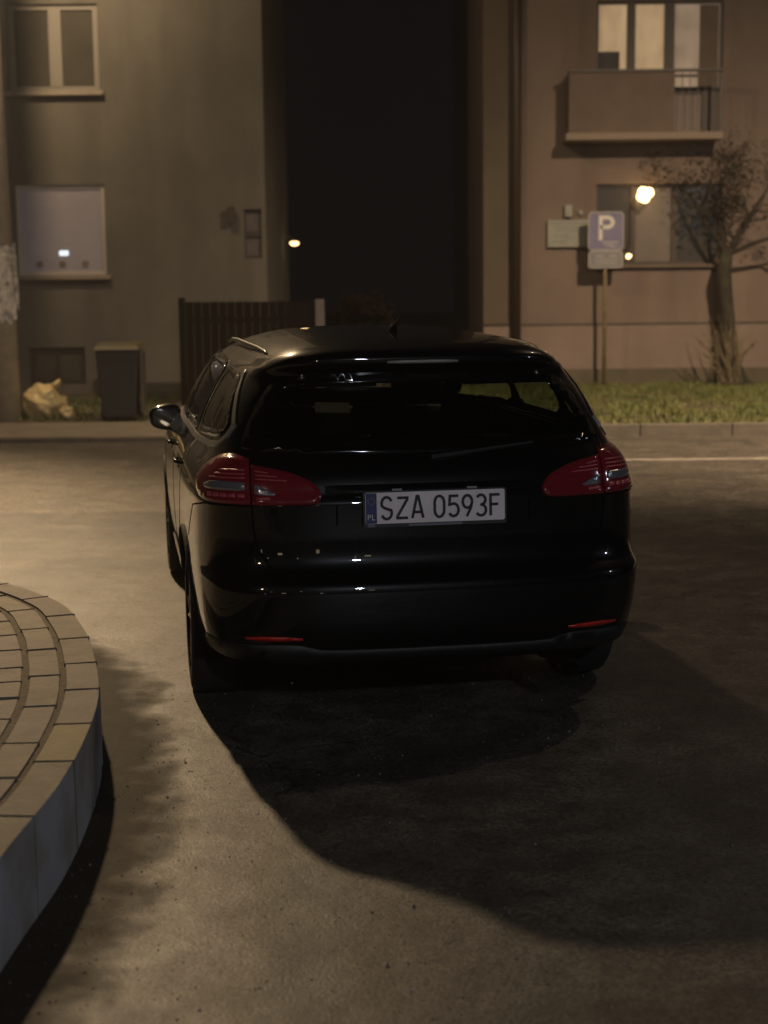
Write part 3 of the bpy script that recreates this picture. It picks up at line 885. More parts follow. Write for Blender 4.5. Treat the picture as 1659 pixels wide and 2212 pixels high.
PA = lamp_post((-4.69, 19.0, .04), .215, .12, 8.75, LAMP_A['pos'], M['lensA'], LAMP_A, 'thick concrete lamp post with torn papers at the left edge', size=.19, spot=True)
# torn posters wrapped round the post
for k, (z0, z1, a0, a1) in enumerate([(1.68, 2.05, -95, 5), (1.36, 1.70, -80, 12), (1.22, 1.42, -100, -20), (2.0, 2.14, -70, -10)]):
    vs = []; n = 10; rr = .215 - .0085 * (z0 + z1) / 2 + .006 + .002 * k
    for i in range(n + 1):
        a = math.radians(a0 + (a1 - a0) * i / n)
        e0 = random.uniform(-.04, .04); e1 = random.uniform(-.05, .05); q = rr + random.uniform(0, .006) + (.03 if i == n else 0)
        vs += [(q * math.cos(a), q * math.sin(a), z0 + e0), (q * math.cos(a), q * math.sin(a), z1 + e1)]
    fs = [(2*i, 2*i+2, 2*i+3, 2*i+1) for i in range(n)]
    vs2 = [(v[0] * .99, v[1] * .99, v[2]) for v in vs]; N = len(vs)
    MB().quadmesh(vs + vs2, fs + [tuple(q + N for q in f[::-1]) for f in fs]).build('torn_poster', M['paper'], PA)
lamp_post((7.2, 10.9, 0), .09, .06, 8.7, LAMP_B['pos'], M['lensD'], LAMP_B, 'street lamp beyond the right edge beside the side road', concrete=False, size=.12, spot=True)
lamp_post((3.4, -10.4, 0), .09, .06, 6.2, LAMP_C['pos'], M['lensC'], LAMP_C, 'cool white street lamp behind the viewer at the right', concrete=False, size=.2)
lamp_post((10.9, 3.2, 0), .08, .05, 5.0, LAMP_E['pos'], M['lensC'], LAMP_E, 'low cool white lamp to the right of the side road', concrete=False, size=.2)
lamp_post((-5.6, -6.6, 0), .09, .06, 5.8, LAMP_D['pos'], M['lensD'], LAMP_D, 'warm street lamp behind the viewer at the left', concrete=False, size=.2)

# far lamp in the gap between the houses
FL = empty('lamp_glow', (-1.66, 26.5, 2.36)); tag(FL, 'tiny glowing lamp on the side wall of the left house in the dark gap', 'lamp')
MB().tube([(0, 0, .10), (.10, 0, .12), (.185, 0, .05)], .010, 6).build('bracket', M['railing'], FL)
bm = bmesh.new(); bmesh.ops.create_uvsphere(bm, u_segments=14, v_segments=8, radius=.056)
for v in bm.verts:
    v.co.x *= 1.3 + .3 * (v.co.z > 0); v.co.z *= .65
me = bpy.data.meshes.new('bulb'); bm.to_mesh(me); bm.free(); me.materials.append(M['farlamp'])
g = bpy.data.objects.new('bulb', me); COL.objects.link(g); g.parent = FL; g.location = (.185, 0, .0)

BH = empty('house_behind', (0, -24, 0)); tag(BH, 'dark house behind the viewer whose lit windows show in the car paint', 'house')
MB().box(-13, 13, -8, 0, 0, 9).build('wall', M['wall_l'], BH)
rng = np.random.default_rng(5)
for k, (x_, z_, w_, st_) in enumerate([(-9.2, 1.7, .6, 4), (-6.9, 6.4, .5, 3), (-4.1, 3.1, .6, 7), (-1.2, 7.2, .4, 5), (2.9, 2.2, .5, 5), (7.6, 6.6, .6, 6)]):
    wf = MB().box(x_ - w_ / 2 - .08, x_ + w_ / 2 + .08, .002, .06, z_ - .78, z_ + .78).build('window', M['wframe'], BH)
    MB().box(x_ - w_ / 2, x_ + w_ / 2, .062, .075, z_ - .7, z_ + .7).build('pane', mat('lit_window_behind', (.5, .4, .3), .6, emit=(1, .78, .5) if k % 3 else (.8, .88, 1), estr=st_ * .45), wf)
# ------------------------------------------------------------ wheelie bin, rubbish bag
WB = empty('wheelie_bin', (-3.20, 18.75, .05), math.radians(4)); tag(WB, 'black wheelie bin standing at the edge of the pavement by the left house', 'bin')
mb = MB()
w0, w1, d0, d1 = .20, .255, .22, .28
vs = [(-w0, -d0, .06), (w0, -d0, .06), (w0, d0, .06), (-w0, d0, .06), (-w1, -d1, .86), (w1, -d1, .86), (w1, d1, .86), (-w1, d1, .86)]
mb.quadmesh(vs, [(0, 1, 5, 4), (1, 2, 6, 5), (2, 3, 7, 6), (3, 0, 4, 7), (0, 3, 2, 1), (4, 5, 6, 7)]).build('body', M['bin'], WB, bevel=.02)
mb = MB(); mb.quadmesh([(-.275, -.31, .865), (.275, -.31, .865), (.275, .30, .90), (-.275, .30, .90), (-.25, -.28, .915), (.25, -.28, .915), (.25, .28, .95), (-.25, .28, .95)], [(0, 1, 5, 4), (1, 2, 6, 5), (2, 3, 7, 6), (3, 0, 4, 7), (0, 3, 2, 1), (4, 5, 6, 7)])
mb.build('lid', M['binlid'], WB, bevel=.01)
MB().tube([(-.22, .33, .86), (.22, .33, .86)], .015, 8).build('handle', M['bin'], WB)
for sx in (-1, 1):
    MB().tube([(sx * .20, .2, .1), (sx * .25, .2, .1)], .1, 16).build('wheel', M['tyre'], WB)
MB().box(.256, .30, -.2, .2, .1, .84).build('side_rib', M['binside'], WB, bevel=.01)
bm = bmesh.new()
bmesh.ops.create_icosphere(bm, subdivisions=5, radius=1)
for v in bm.verts:
    p = v.co.copy()
    v.co.x *= .24; v.co.y *= .22; v.co.z *= .235
    q = p * 1.7
    f = 1 + .16 * noise.noise(q) + .07 * noise.noise(p * 3.6 + Vector((3, 1, 7))) - .06 * abs(noise.noise(p * 5.5)) + .012 * noise.noise(p * 16)
    v.co *= f
    v.co.x += .05 * p.x * (1 - p.z); v.co.z = max(v.co.z, -.20)
    v.co.x += -.06 * max(0, p.z)
me = bpy.data.meshes.new('rubbish_bag'); bm.to_mesh(me); bm.free(); me.materials.append(M['bag'])
me.polygons.foreach_set('use_smooth', [True] * len(me.polygons))
BG = empty('rubbish_bag', (-4.19, 19.15, .05)); tag(BG, 'pale yellow full rubbish bag on the grass between the post and the bin', 'rubbish bag')
o = bpy.data.objects.new('sack', me); COL.objects.link(o); o.parent = BG; o.location = (0, 0, .20)
mb = MB(); mb.tube([(.05, 0, .36), (.10, -.03, .42), (.19, -.05, .44)], [.05, .025, .06], 8); mb.build('tied_neck', M['bag'], BG, smooth=True)
bm = bmesh.new(); bmesh.ops.create_icosphere(bm, subdivisions=3, radius=.1)
for v in bm.verts:
    v.co *= 1 + .35 * noise.noise(v.co * 14); v.co.z = max(v.co.z, -.06)
me = bpy.data.meshes.new('small_bag'); bm.to_mesh(me); bm.free(); me.materials.append(M['bag'])
o = bpy.data.objects.new('small_bag', me); COL.objects.link(o); o.location = (-3.90, 19.02, .11)
tag(o, 'small yellow bag lying at the right foot of the larger rubbish bag', 'rubbish bag')

# ------------------------------------------------------------ fence and gate across the drive
FE = empty('garden_fence', (-1.75, 21, .05)); tag(FE, 'dark brown board gate and fence joining the left house', 'fence')
x = -2.66
k = 0
while x < -.92:
    m_ = M['fence'] if x < -1.5 else M['fencered']
    MB().box(x + 1.75, x + 1.75 + .105, -.012, .012, .02, 1.40 + random.uniform(-.006, .006)).build('board', m_, FE)
    x += .113
MB().box(-.91, .83, .014, .05, .25, .32).box(-.91, .83, .014, .05, 1.12, 1.19).build('cross_rail', M['fence'], FE)
MB().box(-1.0, -.92, -.04, .04, 0, 1.46).build('post', M['fence'], FE)
MB().box(.85, .97, -.06, .06, 0, 1.42).build('post', M['postpale'], FE, bevel=.008)['label'] = 'pale post at the right end'

# ------------------------------------------------------------ trees
def branchy(base, dirs, length, rad, depth, mb, tips, rng, spread=.55, shrink=.72, up=.1, segs=4):
    p = Vector(base); d = Vector(dirs).normalized()
    pts = [p.copy()]; rr = [rad]
    for i in range(segs):
        d = (d + Vector((rng.normal(), rng.normal(), rng.normal())) * .13 + Vector((0, 0, up)) * .3).normalized()
        p = p + d * length / segs
        pts.append(p.copy()); rr.append(rad * (1 - .45 * (i + 1) / segs))
    mb.tube(pts, rr, 7 if rad > .03 else (5 if rad > .012 else 3), cap=False)
    if depth == 0:
        tips += pts[1:]
        return
    nb = rng.integers(2, 4) + (1 if depth < 3 else 0)
    for k in range(nb):
        q = pts[-1] if k < 2 else pts[rng.integers(1, segs)]
        nd = (d + Vector((rng.normal(), rng.normal(), rng.normal() * .8)) * spread + Vector((0, 0, up))).normalized()
        branchy(q, nd, length * shrink * rng.uniform(.8, 1.15), rr[-1] * .8, depth - 1, mb, tips, rng, spread, shrink, up, segs)
def leaves(tips, n, spread, size, rng):
    V = []; F = []
    for k in range(n):
        t_ = tips[rng.integers(len(tips))]
        c = t_ + Vector((rng.normal(), rng.normal(), rng.normal())) * spread
        a = Vector((rng.normal(), rng.normal(), rng.normal())).normalized(); b_ = a.orthogonal().normalized()
        s = size * rng.uniform(.5, 1.3); o = len(V)
        V += [tuple(c - a * s), tuple(c + b_ * s * .4), tuple(c + a * s), tuple(c - b_ * s * .4)]
        F.append((o, o + 1, o + 2, o + 3))
    g = MB(); g.v = V; g.f = F
    return g
rng = np.random.default_rng(21)
TR = empty('young_tree', (5.52, 24.45, .06)); tag(TR, 'crooked tree with a dense dark crown in front of the right house', 'tree')
mb = MB()
tp = [(.06, 0, -.1), (.05, 0, .12), (.0, 0, .45), (-.05, 0, .9), (-.10, 0, 1.4), (-.14, 0, 1.75), (-.08, 0, 2.1)]
mb.tube(tp, [.26, .17, .125, .115, .105, .12, .085], 12)
for a, dx in ((.3, .22), (2.2, -.2), (4.0, .05)):
    mb.tube([(dx * .3, -.02, .35), (dx, -.05 + .1 * math.sin(a), .05), (dx * 1.6, -.1 * math.cos(a), -.06)], [.07, .06, .03], 8)
mb.build('trunk', M['bark'], TR, smooth=True)
mb = MB(); tips = []
for d_, l_ in (((-.55, -.1, .85), .75), ((.45, .1, .85), .8), ((-.15, .2, 1), .75), ((.75, -.2, .45), .75), ((.2, -.5, .6), .6)):
    branchy((-.08, 0, 2.02), d_, l_, .045, 5, mb, tips, rng, spread=.62, shrink=.70, up=.02)
mb.build('limbs', M['twig'], TR)
leaves(tips, 2600, .10, .036, rng).build('crown', M['leafdark'], TR, fixn=False)
# bare pale stems growing round the trunk
SH = empty('bare_shrub', (5.3, 24.0, .08)); tag(SH, 'spray of pale dry stems growing round the foot of the tree', 'shrub')
mb = MB()
for k in range(46):
    a = rng.uniform(-1, 1); dx = a * .62 - .12
    base = Vector((rng.normal() * .09 + .1, rng.normal() * .08, 0)); h = rng.uniform(.55, 1.15)
    tip = base + Vector((dx, rng.normal() * .18, h * (1 - .25 * abs(a))))
    mid_ = base.lerp(tip, .5) + Vector((dx * -.10, 0, .06))
    mb.tube([base, mid_, tip], [.010, .008, .004], 4, cap=False)
mb.build('stems', M['paletwig'], SH)
def bgtree(name, x, y, h, r, label, leaf, seed, n=7000, trunk=.16):
    rg = np.random.default_rng(seed)
    t = empty(name, (x, y, 0)); tag(t, label, 'tree')
    mb = MB(); tips = []
    mb.tube([(0, 0, 0), (.1, 0, h * .2), (0, .1, h * .42)], [trunk, trunk * .8, trunk * .6], 9)
    for k in range(6):
        a = 2 * PI * k / 6 + rg.uniform(-.3, .3)
        branchy((0, .1 * 0, h * (.2 + .04 * k)), (math.cos(a), math.sin(a), rg.uniform(.5, 1.4)), r * .7, trunk * .45, 3, mb, tips, rg, spread=.6, shrink=.68, up=.12)
    mb.build('trunk', M['twig'], t)
    leaves(tips, n, r * .13, .075, rg).build('crown', leaf, t, fixn=False)
bgtree('low_dark_bush', -.35, 23.2, 1.75, .55, 'low reddish bush behind the right end of the fence', M['leafred'], 35, 2500, .05)

# ------------------------------------------------------------ the black estate car
# damp night air (closed box round everything that stands here; the sky is outside)
hz = MB().box(-45, 45, -34, 90, -1.0, 13.5).build('haze', bpy.data.materials.new('haze'))
hm = hz.data.materials[0]; hm.use_nodes = True; hm.node_tree.nodes.clear()
ho = hm.node_tree.nodes.new('ShaderNodeOutputMaterial'); hv = hm.node_tree.nodes.new('ShaderNodeVolumePrincipled')
hv.inputs['Color'].default_value = (.9, .9, .92, 1); hv.inputs['Density'].default_value = .0017; hv.inputs['Anisotropy'].default_value = .3
hm.node_tree.links.new(hv.outputs[0], ho.inputs['Volume'])
tag(hz, 'thin damp night air over the whole street', kind='stuff')
# car frame: x right, y forward from the rear bumper, z up
CAR = empty('estate_car', (.2, 5.5, 0), math.radians(9.7))
tag(CAR, 'black estate car seen from behind standing on the side road', 'car')
#        z     w     yr    yf
LEV = [(.20, .78, .22, 4.36), (.24, .825, .14, 4.42), (.30, .855, .07, 4.48), (.38, .875, .025, 4.53), (.46, .886, .005, 4.55), (.56, .895, .0, 4.55), (.605, .897, .015, 4.55),
       (.622, .898, .055, 4.55), (.70, .900, .085, 4.53), (.78, .900, .09, 4.46), (.85, .898, .088, 4.25), (.885, .896, .085, 4.10), (.90, .892, .098, 4.02), (.95, .882, .112, 3.82),
       (.99, .868, .128, 3.60), (1.015, .852, .145, 3.42), (1.04, .832, .165, 3.30), (1.15, .790, .245, 3.06), (1.25, .742, .315, 2.84),
       (1.325, .695, .365, 2.66), (1.350, .675, .345, 2.60), (1.362, .646, .305, 2.56), (1.38, .622, .288, 2.50), (1.405, .580, .292, 2.40), (1.43, .525, .345, 2.28), (1.452, .448, .50, 2.14),
       (1.468, .37, .72, 1.98), (1.479, .23, 1.0, 1.84), (1.484, .10, 1.28, 1.66)]
LV = np.array(LEV)
LV[:, 1] *= .985
def pchip(x, y, q):
    h = np.diff(x); dl = np.diff(y) / h
    m = np.zeros(len(x))
    for i in range(1, len(x) - 1):
        if dl[i-1] * dl[i] > 0:
            w1 = 2*h[i] + h[i-1]; w2 = h[i] + 2*h[i-1]
            m[i] = (w1 + w2) / (w1 / dl[i-1] + w2 / dl[i])
    m[0] = dl[0]; m[-1] = dl[-1]
    i = int(np.clip(np.searchsorted(x, q) - 1, 0, len(x) - 2))
    t = (q - x[i]) / h[i]
    return ((2*t**3 - 3*t**2 + 1)*y[i] + (t**3 - 2*t**2 + t)*h[i]*m[i] + (-2*t**3 + 3*t**2)*y[i+1] + (t**3 - t**2)*h[i]*m[i+1])
def outline(z):
    """half plan outline at height z: from the rear centre round the right side to the front centre"""
    w, yr, yf = (pchip(LV[:, 0], LV[:, k], z) for k in (1, 2, 3))
    k = min(1, max(.02, (yf - yr) / 3.4))
    zz = min(1, max(0, (z - 1.0) / .35))
    # the rear corners: lower body rounder at the wings, window area fuller
    a = zz
    P = [(0, yr), (.35*w, yr + .006*k), (.60*w, yr + .028*k), ((.79 - .05*a)*w, yr + .075*k), ((.895 - .05*a)*w, yr + .150*k), ((.952 - .045*a)*w, yr + .27*k), ((.982 - .04*a)*w, yr + .48*k),
         ((1.0 - .022*a)*w, yr + .85*k), (1.0*w, yr + (yf - yr)*.45), (1.0*w, yf - 1.25*k), (.985*w, yf - .85*k), (.94*w, yf - .45*k), (.80*w, yf - .20*k), (.45*w, yf - .05*k), (0, yf)]
    P = [np.array(p) for p in P]
    P = [P[0] + (P[0] - P[1]) * np.array([1, -1])] + P + [P[-1] + (P[-1] - P[-2]) * np.array([1, -1])]
    P[0] = np.array([-P[2][0], P[2][1]]); P[-1] = np.array([-P[-3][0], P[-3][1]])
    out = []
    n = 16
    for i in range(1, len(P) - 2):
        # centripetal Catmull-Rom
        p0, p1, p2, p3 = P[i-1:i+3]
        t0 = 0; t1 = t0 + np.linalg.norm(p1-p0)**.5 + 1e-9; t2 = t1 + np.linalg.norm(p2-p1)**.5 + 1e-9; t3 = t2 + np.linalg.norm(p3-p2)**.5 + 1e-9
        for q in range(n):
            t = t1 + (t2 - t1) * q / n
            A1 = (t1-t)/(t1-t0)*p0 + (t-t0)/(t1-t0)*p1; A2 = (t2-t)/(t2-t1)*p1 + (t-t1)/(t2-t1)*p2; A3 = (t3-t)/(t3-t2)*p2 + (t-t2)/(t3-t2)*p3
            B1 = (t2-t)/(t2-t0)*A1 + (t-t0)/(t2-t0)*A2; B2 = (t3-t)/(t3-t1)*A2 + (t-t1)/(t3-t1)*A3
            out.append((t2-t)/(t2-t1)*B1 + (t-t1)/(t2-t1)*B2)
    out.append(P[-2])
    return np.array(out)
_oc = {}
def oc(z):
    z = round(z, 4)
    if z not in _oc:
        o_ = outline(z)
        _oc[z] = (o_, np.concatenate([[0], np.cumsum(np.linalg.norm(np.diff(o_, axis=0), axis=1))]))
    return _oc[z]
def P_arc(s, z):            # s: signed arc length from the rear centre
    o_, A = oc(z)
    a = abs(s)
    return Vector((math.copysign(1, s) * np.interp(a, A, o_[:, 0]), np.interp(a, A, o_[:, 1]), z))
def P_rear(x, z):
    o_, A = oc(z)
    m = int(np.argmax(o_[:, 0] > .985 * o_[:, 0].max()))
    a = np.interp(abs(x), o_[:m, 0], A[:m])
    return P_arc(math.copysign(a, x) if x else 1e-6, z)
def P_front(x, z):
    o_, A = oc(z)
    m = len(o_) - int(np.argmax(o_[::-1, 0] > .985 * o_[:, 0].max()))
    a = np.interp(-abs(x), -o_[m:, 0], A[m:])
    return P_arc(math.copysign(a, x) if x else a, z)
def P_side(sg):
    def f(y, z):
        o_, A = oc(z)
        a = np.interp(y, o_[:, 1], A)
        return P_arc(sg * a, z)
    return f
def smap(fn, u, z, off=0):
    p = fn(u, z)
    if off == 0:
        return p
    e = .004
    du = fn(u + e, z) - fn(u - e, z)
    z0, z1 = max(.2, z - e), min(1.484, z + e)
    dz = fn(u, z1) - fn(u, z0)
    n = du.cross(dz)
    if n.length < 1e-9: return p
    n.normalize()
    c = Vector((0, 2.0, .8))
    if n.dot(p - c) < 0: n = -n
    return p + n * off
def resample(poly, step, closed=True):
    out = []
    n = len(poly)
    for i in range(n if closed else n - 1):
        a = np.array(poly[i]); c = np.array(poly[(i + 1) % n])
        k = max(1, int(np.linalg.norm(c - a) / step))
        for q in range(k):
            out.append(tuple(a + (c - a) * q / k))
    if not closed: out.append(tuple(poly[-1]))
    return out
def chaikin(poly, it=2, r=.25):
    for _ in range(it):
        q = []
        n = len(poly)
        for i in range(n):
            a = np.array(poly[i], float); c = np.array(poly[(i + 1) % n], float)
            q += [tuple(a + (c - a) * r), tuple(a + (c - a) * (1 - r))]
        poly = q
    return poly
def inside(p, poly):
    x, y = p; c = False; n = len(poly); j = n - 1
    for i in range(n):
        if (poly[i][1] > y) != (poly[j][1] > y) and x < (poly[j][0]-poly[i][0])*(y-poly[i][1])/(poly[j][1]-poly[i][1]+1e-12)+poly[i][0]:
            c = not c
        j = i
    return c
def patch(name, poly, fn, off, m, parent, depth=.006, step=.03, hole=None, bulge=0):
    bd = resample(poly, step)
    pts = [Vector(p) for p in bd]; n0 = len(pts)
    edges = [(i, (i + 1) % n0) for i in range(n0)]
    loops = [(0, n0)]
    if hole:
        hb = resample(hole, step); h0 = len(pts)
        pts += [Vector(p) for p in hb]; nh = len(hb)
        edges += [(h0 + i, h0 + (i + 1) % nh) for i in range(nh)]
        loops.append((h0, nh))
    xs = [p[0] for p in bd]; ys = [p[1] for p in bd]
    x = min(xs) + step * .5
    while x < max(xs):
        y = min(ys) + step * .5
        while y < max(ys):
            if inside((x, y), bd) and not (hole and inside((x, y), hole)):
                dmin = min((x - q[0])**2 + (y - q[1])**2 for q in bd)
                if dmin > (step * .4)**2: pts.append(Vector((x, y)))
            y += step
        x += step
    V2, E2, F2, ov, oe, of = delaunay_2d_cdt(pts, edges, [], 0, 1e-6)
    F = []
    for f in F2:
        c = sum((V2[i] for i in f), Vector((0, 0))) / len(f)
        if inside(c, bd) and not (hole and inside(c, hb)):
            F.append(tuple(f))
    def bl(v):
        if not bulge: return 0
        d = min(math.hypot(v[0]-q[0], v[1]-q[1]) for q in bd)
        return bulge * min(1, d / .05) ** .5
    top = [smap(fn, v[0], v[1], off + bl(v)) for v in V2]
    low = [smap(fn, v[0], v[1], off - depth) for v in V2]
    N = len(V2)
    fs = list(F)
    used = {}
    for f in F:
        for i in range(len(f)):
            a, c = f[i], f[(i + 1) % len(f)]
            k = (min(a, c), max(a, c)); used[k] = used.get(k, 0) + 1
    skirt = [(a, c, c + N, a + N) for (a, c), k in used.items() if k == 1]
    mb = MB(); mb.v = [tuple(v) for v in top + low]; mb.f = fs + skirt
    o = mb.build(name, m, parent, smooth=True)
    # keep the skirt crisp
    me = o.data
    for p in me.polygons:
        if max(p.vertices) >= N: p.use_smooth = False
    return o
def strip(name, pts, fn, width, off, m, parent, step=.03, h=.004, closed=False):
    """thin ribbon with thickness lying along a line on the body"""
    P = resample(pts, step, closed)
    C = [smap(fn, u, z, off) for u, z in P]
    Nn = [(smap(fn, u, z, off + .02) - smap(fn, u, z, off)).normalized() for u, z in P]
    mb = MB(); vs = []
    n = len(P)
    for i in range(n):
        a = C[(i - 1) % n] if (closed or i > 0) else C[0]; c = C[(i + 1) % n] if (closed or i < n - 1) else C[-1]
        t = (c - a).normalized(); sd = t.cross(Nn[i]).normalized() * width / 2
        vs += [C[i] - sd - Nn[i] * h, C[i] - sd, C[i] + sd, C[i] + sd - Nn[i] * h]
    fs = []
    for i in range(n if closed else n - 1):
        j = (i + 1) % n
        for q in range(3): fs.append((4*i+q, 4*j+q, 4*j+q+1, 4*i+q+1))
    return mb.quadmesh(vs, fs).build(name, m, parent, smooth=False)

SIDE = {1: P_side(1), -1: P_side(-1)}
# glass outlines
REARG = [(-.690, 1.05), (.690, 1.05), (.680, 1.11), (.630, 1.21), (.565, 1.30), (.50, 1.342), (-.50, 1.342), (-.565, 1.30), (-.630, 1.21), (-.680, 1.11)]
WIND = [(-.74, 1.05), (.74, 1.05), (.60, 1.37), (-.60, 1.37)]
WINS = [[(1.98, 1.055), (3.02, 1.05), (2.86, 1.12), (2.56, 1.32), (2.45, 1.352), (1.98, 1.362)],
        [(1.13, 1.065), (1.91, 1.055), (1.91, 1.362), (1.13, 1.352)],
        [(.43, 1.15), (.47, 1.095), (1.06, 1.068), (1.06, 1.352), (.68, 1.322)]]
def inset(poly, d):
    n = len(poly); out = []
    ar = sum(poly[i][0]*poly[(i+1)%n][1] - poly[(i+1)%n][0]*poly[i][1] for i in range(n))
    sg = 1 if ar > 0 else -1
    for i in range(n):
        a = np.array(poly[i-1], float); b_ = np.array(poly[i], float); c = np.array(poly[(i+1) % n], float)
        d1 = (b_-a)/np.linalg.norm(b_-a); d2 = (c-b_)/np.linalg.norm(c-b_)
        n1 = np.array([-d1[1], d1[0]])*sg; n2 = np.array([-d2[1], d2[0]])*sg
        nn = n1 + n2; nn /= np.linalg.norm(nn)
        out.append(tuple(b_ + nn * d / max(.5, float(np.dot(nn, n1)))))
    return out
RG_O, RG_I = chaikin(REARG, 2, .22), chaikin(inset(REARG, .045), 2, .22)
WS_O, WS_I = chaikin(WIND, 2, .12), chaikin(inset(WIND, .045), 2, .12)
WN_O = [chaikin(w, 2, .14) for w in WINS]
WN_I = [chaikin(inset(w, .028), 2, .14) for w in WINS]
WHEELS = [(.90, .325), (3.63, .325)]
# body shell
zs = []
for i in range(len(LEV) - 1):
    a, c = LEV[i][0], LEV[i+1][0]
    k = max(1, round((c - a) / .017))
    zs += [a + (c - a) * q / k for q in range(k)]
zs.append(LEV[-1][0])
NA = 170
V = []; F = []
for z in zs:
    o_, A = oc(z)
    # denser sampling near rear corner via outline parameter
    idx = np.linspace(0, len(o_) - 1, NA)
    xx = np.interp(idx, np.arange(len(o_)), o_[:, 0]); yy = np.interp(idx, np.arange(len(o_)), o_[:, 1])
    V += [(a, b_, z) for a, b_ in zip(xx, yy)] + [(-xx[q], yy[q], z) for q in range(NA - 2, 0, -1)]
R_ = 2 * NA - 2
for j in range(len(zs) - 1):
    for i in range(R_):
        i2 = (i + 1) % R_
        f = (j*R_ + i, j*R_ + i2, (j+1)*R_ + i2, (j+1)*R_ + i)
        c = np.mean([V[q] for q in f], axis=0)
        cut = False
        if .95 < c[2] < 1.40:
            if c[1] < .6 and abs(c[0]) < .72 and inside((c[0], c[2]), RG_I) and c[1] < .5: cut = True
            if c[1] > 2.2 and abs(c[0]) < .72 and inside((c[0], c[2]), WS_I): cut = True
            if abs(c[0]) > .5 and .38 < c[1] < 3.1:
                for w in WN_I:
                    if inside((c[1], c[2]), w): cut = True
        if abs(c[0]) > .55:
            for wy, wz in WHEELS:
                if (c[1] - wy)**2 + (c[2] - wz)**2 < .355**2: cut = True
        if c[2] < .315 and c[1] < .62: cut = True      # the rear bumper ends above the sills
        if not cut: F.append(f)
F.append(tuple((len(zs) - 1) * R_ + i for i in range(R_)))
mb = MB(); mb.v = V; mb.f = F
body = mb.build('body', M['paint'], CAR, smooth=True)

# glass, border of each window, trim
def window(name, outer, inner, fn, glass=M['glass'], label=None, trim=None):
    g = patch(name, outer, fn, .0015, glass, CAR, depth=.003, step=.035)
    patch('glass_border', outer, fn, .0025, M['frit'], g, depth=.0008, step=.03, hole=inner)
    if label: g['label'] = label
    return g
rw = window('rear_window', RG_O, RG_I, P_rear, M['glassd'])
ws = window('windscreen', WS_O, WS_I, P_front)
for sg in (1, -1):
    for k in range(3):
        window('side_window', WN_O[k], WN_I[k], SIDE[sg], (M['glass'], M['glassd'], M['glassq'])[k])
    # chrome line under the windows and up the rear edge of the last one
    strip('chrome_trim', [(3.0, 1.035), (1.9, 1.040), (1.06, 1.050), (.60, 1.064), (.45, 1.076), (.405, 1.11), (.405, 1.15), (.52, 1.24), (.66, 1.335)], SIDE[sg], .022, .006, M['chrome'], CAR, h=.006)
    # roof rail
    pr = [smap(SIDE[sg], y, 1.425, 0) + Vector((0, 0, .028)) for y in (.60, .75, 1.1, 1.5, 1.9, 2.05)]
    pr = []
    for y, dz in ((.62, -.018), (.72, -.004), (.9, .004), (1.3, .010), (1.7, .010), (2.05, .004), (2.25, -.016)):
        q = P_side(sg)(y, 1.405) if y < 2.4 else None
        xx = sg * (.545 + .035 * min(1, (y - .6) / .6))
        zz = 1.412
        pr.append((xx, y, zz + dz))
    MB().tube(pr, [.006, .008, .009, .009, .009, .008, .006], 10).build('roof_rail', M['rail'], CAR, smooth=True)
    # shut lines of the doors
    for line in ([(1.08, 1.05), (1.10, .88), (1.18, .72), (1.28, .60), (1.32, .42), (1.34, .30)], [(1.945, 1.36), (1.95, .70), (1.95, .30)], [(3.02, 1.03), (3.03, .80), (3.06, .55), (3.08, .30)]):
        strip('door_gap', line, SIDE[sg], .007, .0012, M['gap'], CAR, h=.002)
    strip('sill_trim', [(1.27, .265), (3.22, .265)], SIDE[sg], .10, .006, M['plastic'], CAR, h=.01)
    for y in (1.30, 2.14):
        patch('handle_recess', chaikin([(y - .01, .885), (y + .10, .885), (y + .10, .935), (y - .01, .935)], 2), SIDE[sg], .001, M['gap'], CAR, depth=.001, step=.02)
        pts_ = [smap(SIDE[sg], y + q, .915, o2) for q, o2 in ((-.03, .002), (-.02, .018), (.06, .023), (.12, .018), (.13, .002))]
        MB().tube(pts_, [.007, .009, .010, .009, .007], 8).build('door_handle', M['paint'], CAR, smooth=True)
    # mirror
    mo = empty('mirror', (sg * .765, 2.78, 1.015), 0, CAR)
    bm = bmesh.new(); bmesh.ops.create_uvsphere(bm, u_segments=32, v_segments=20, radius=1)
    for v in bm.verts:
        p = v.co
        e_ = lambda q, n_: math.copysign(abs(q) ** n_, q)
        x_, y_, z_ = e_(p.x, .62) * .088, e_(p.y, .8) * .056, e_(p.z, .66) * .070
        if y_ < -.038: y_ = -.038
        z_ *= 1 - .22 * max(0, x_ * sg / .1)
        v.co = Vector((x_ + sg * .125, y_ + .35 * abs(x_ * sg - .1) * .3 - .01, z_ - .028))
    me = bpy.data.meshes.new('mirror_housing'); bm.to_mesh(me); bm.free(); me.materials.append(M['paint'])
    me.polygons.foreach_set('use_smooth', [True] * len(me.polygons))
    h_ = bpy.data.objects.new('mirror_housing', me); COL.objects.link(h_); h_.parent = mo
    mg = MB().prism(rrect(.135, .092, .03), -.005, .0, 'y').build('mirror_glass', M['mirror'], mo, loc=(sg * .125, -.050, -.028)); mg.rotation_euler.z = sg * -.10
    MB().tube([(0, .05, -.03), (sg * .08, .04, -.05)], [.035, .025], 8).build('mirror_foot', M['plastic'], mo, smooth=True)

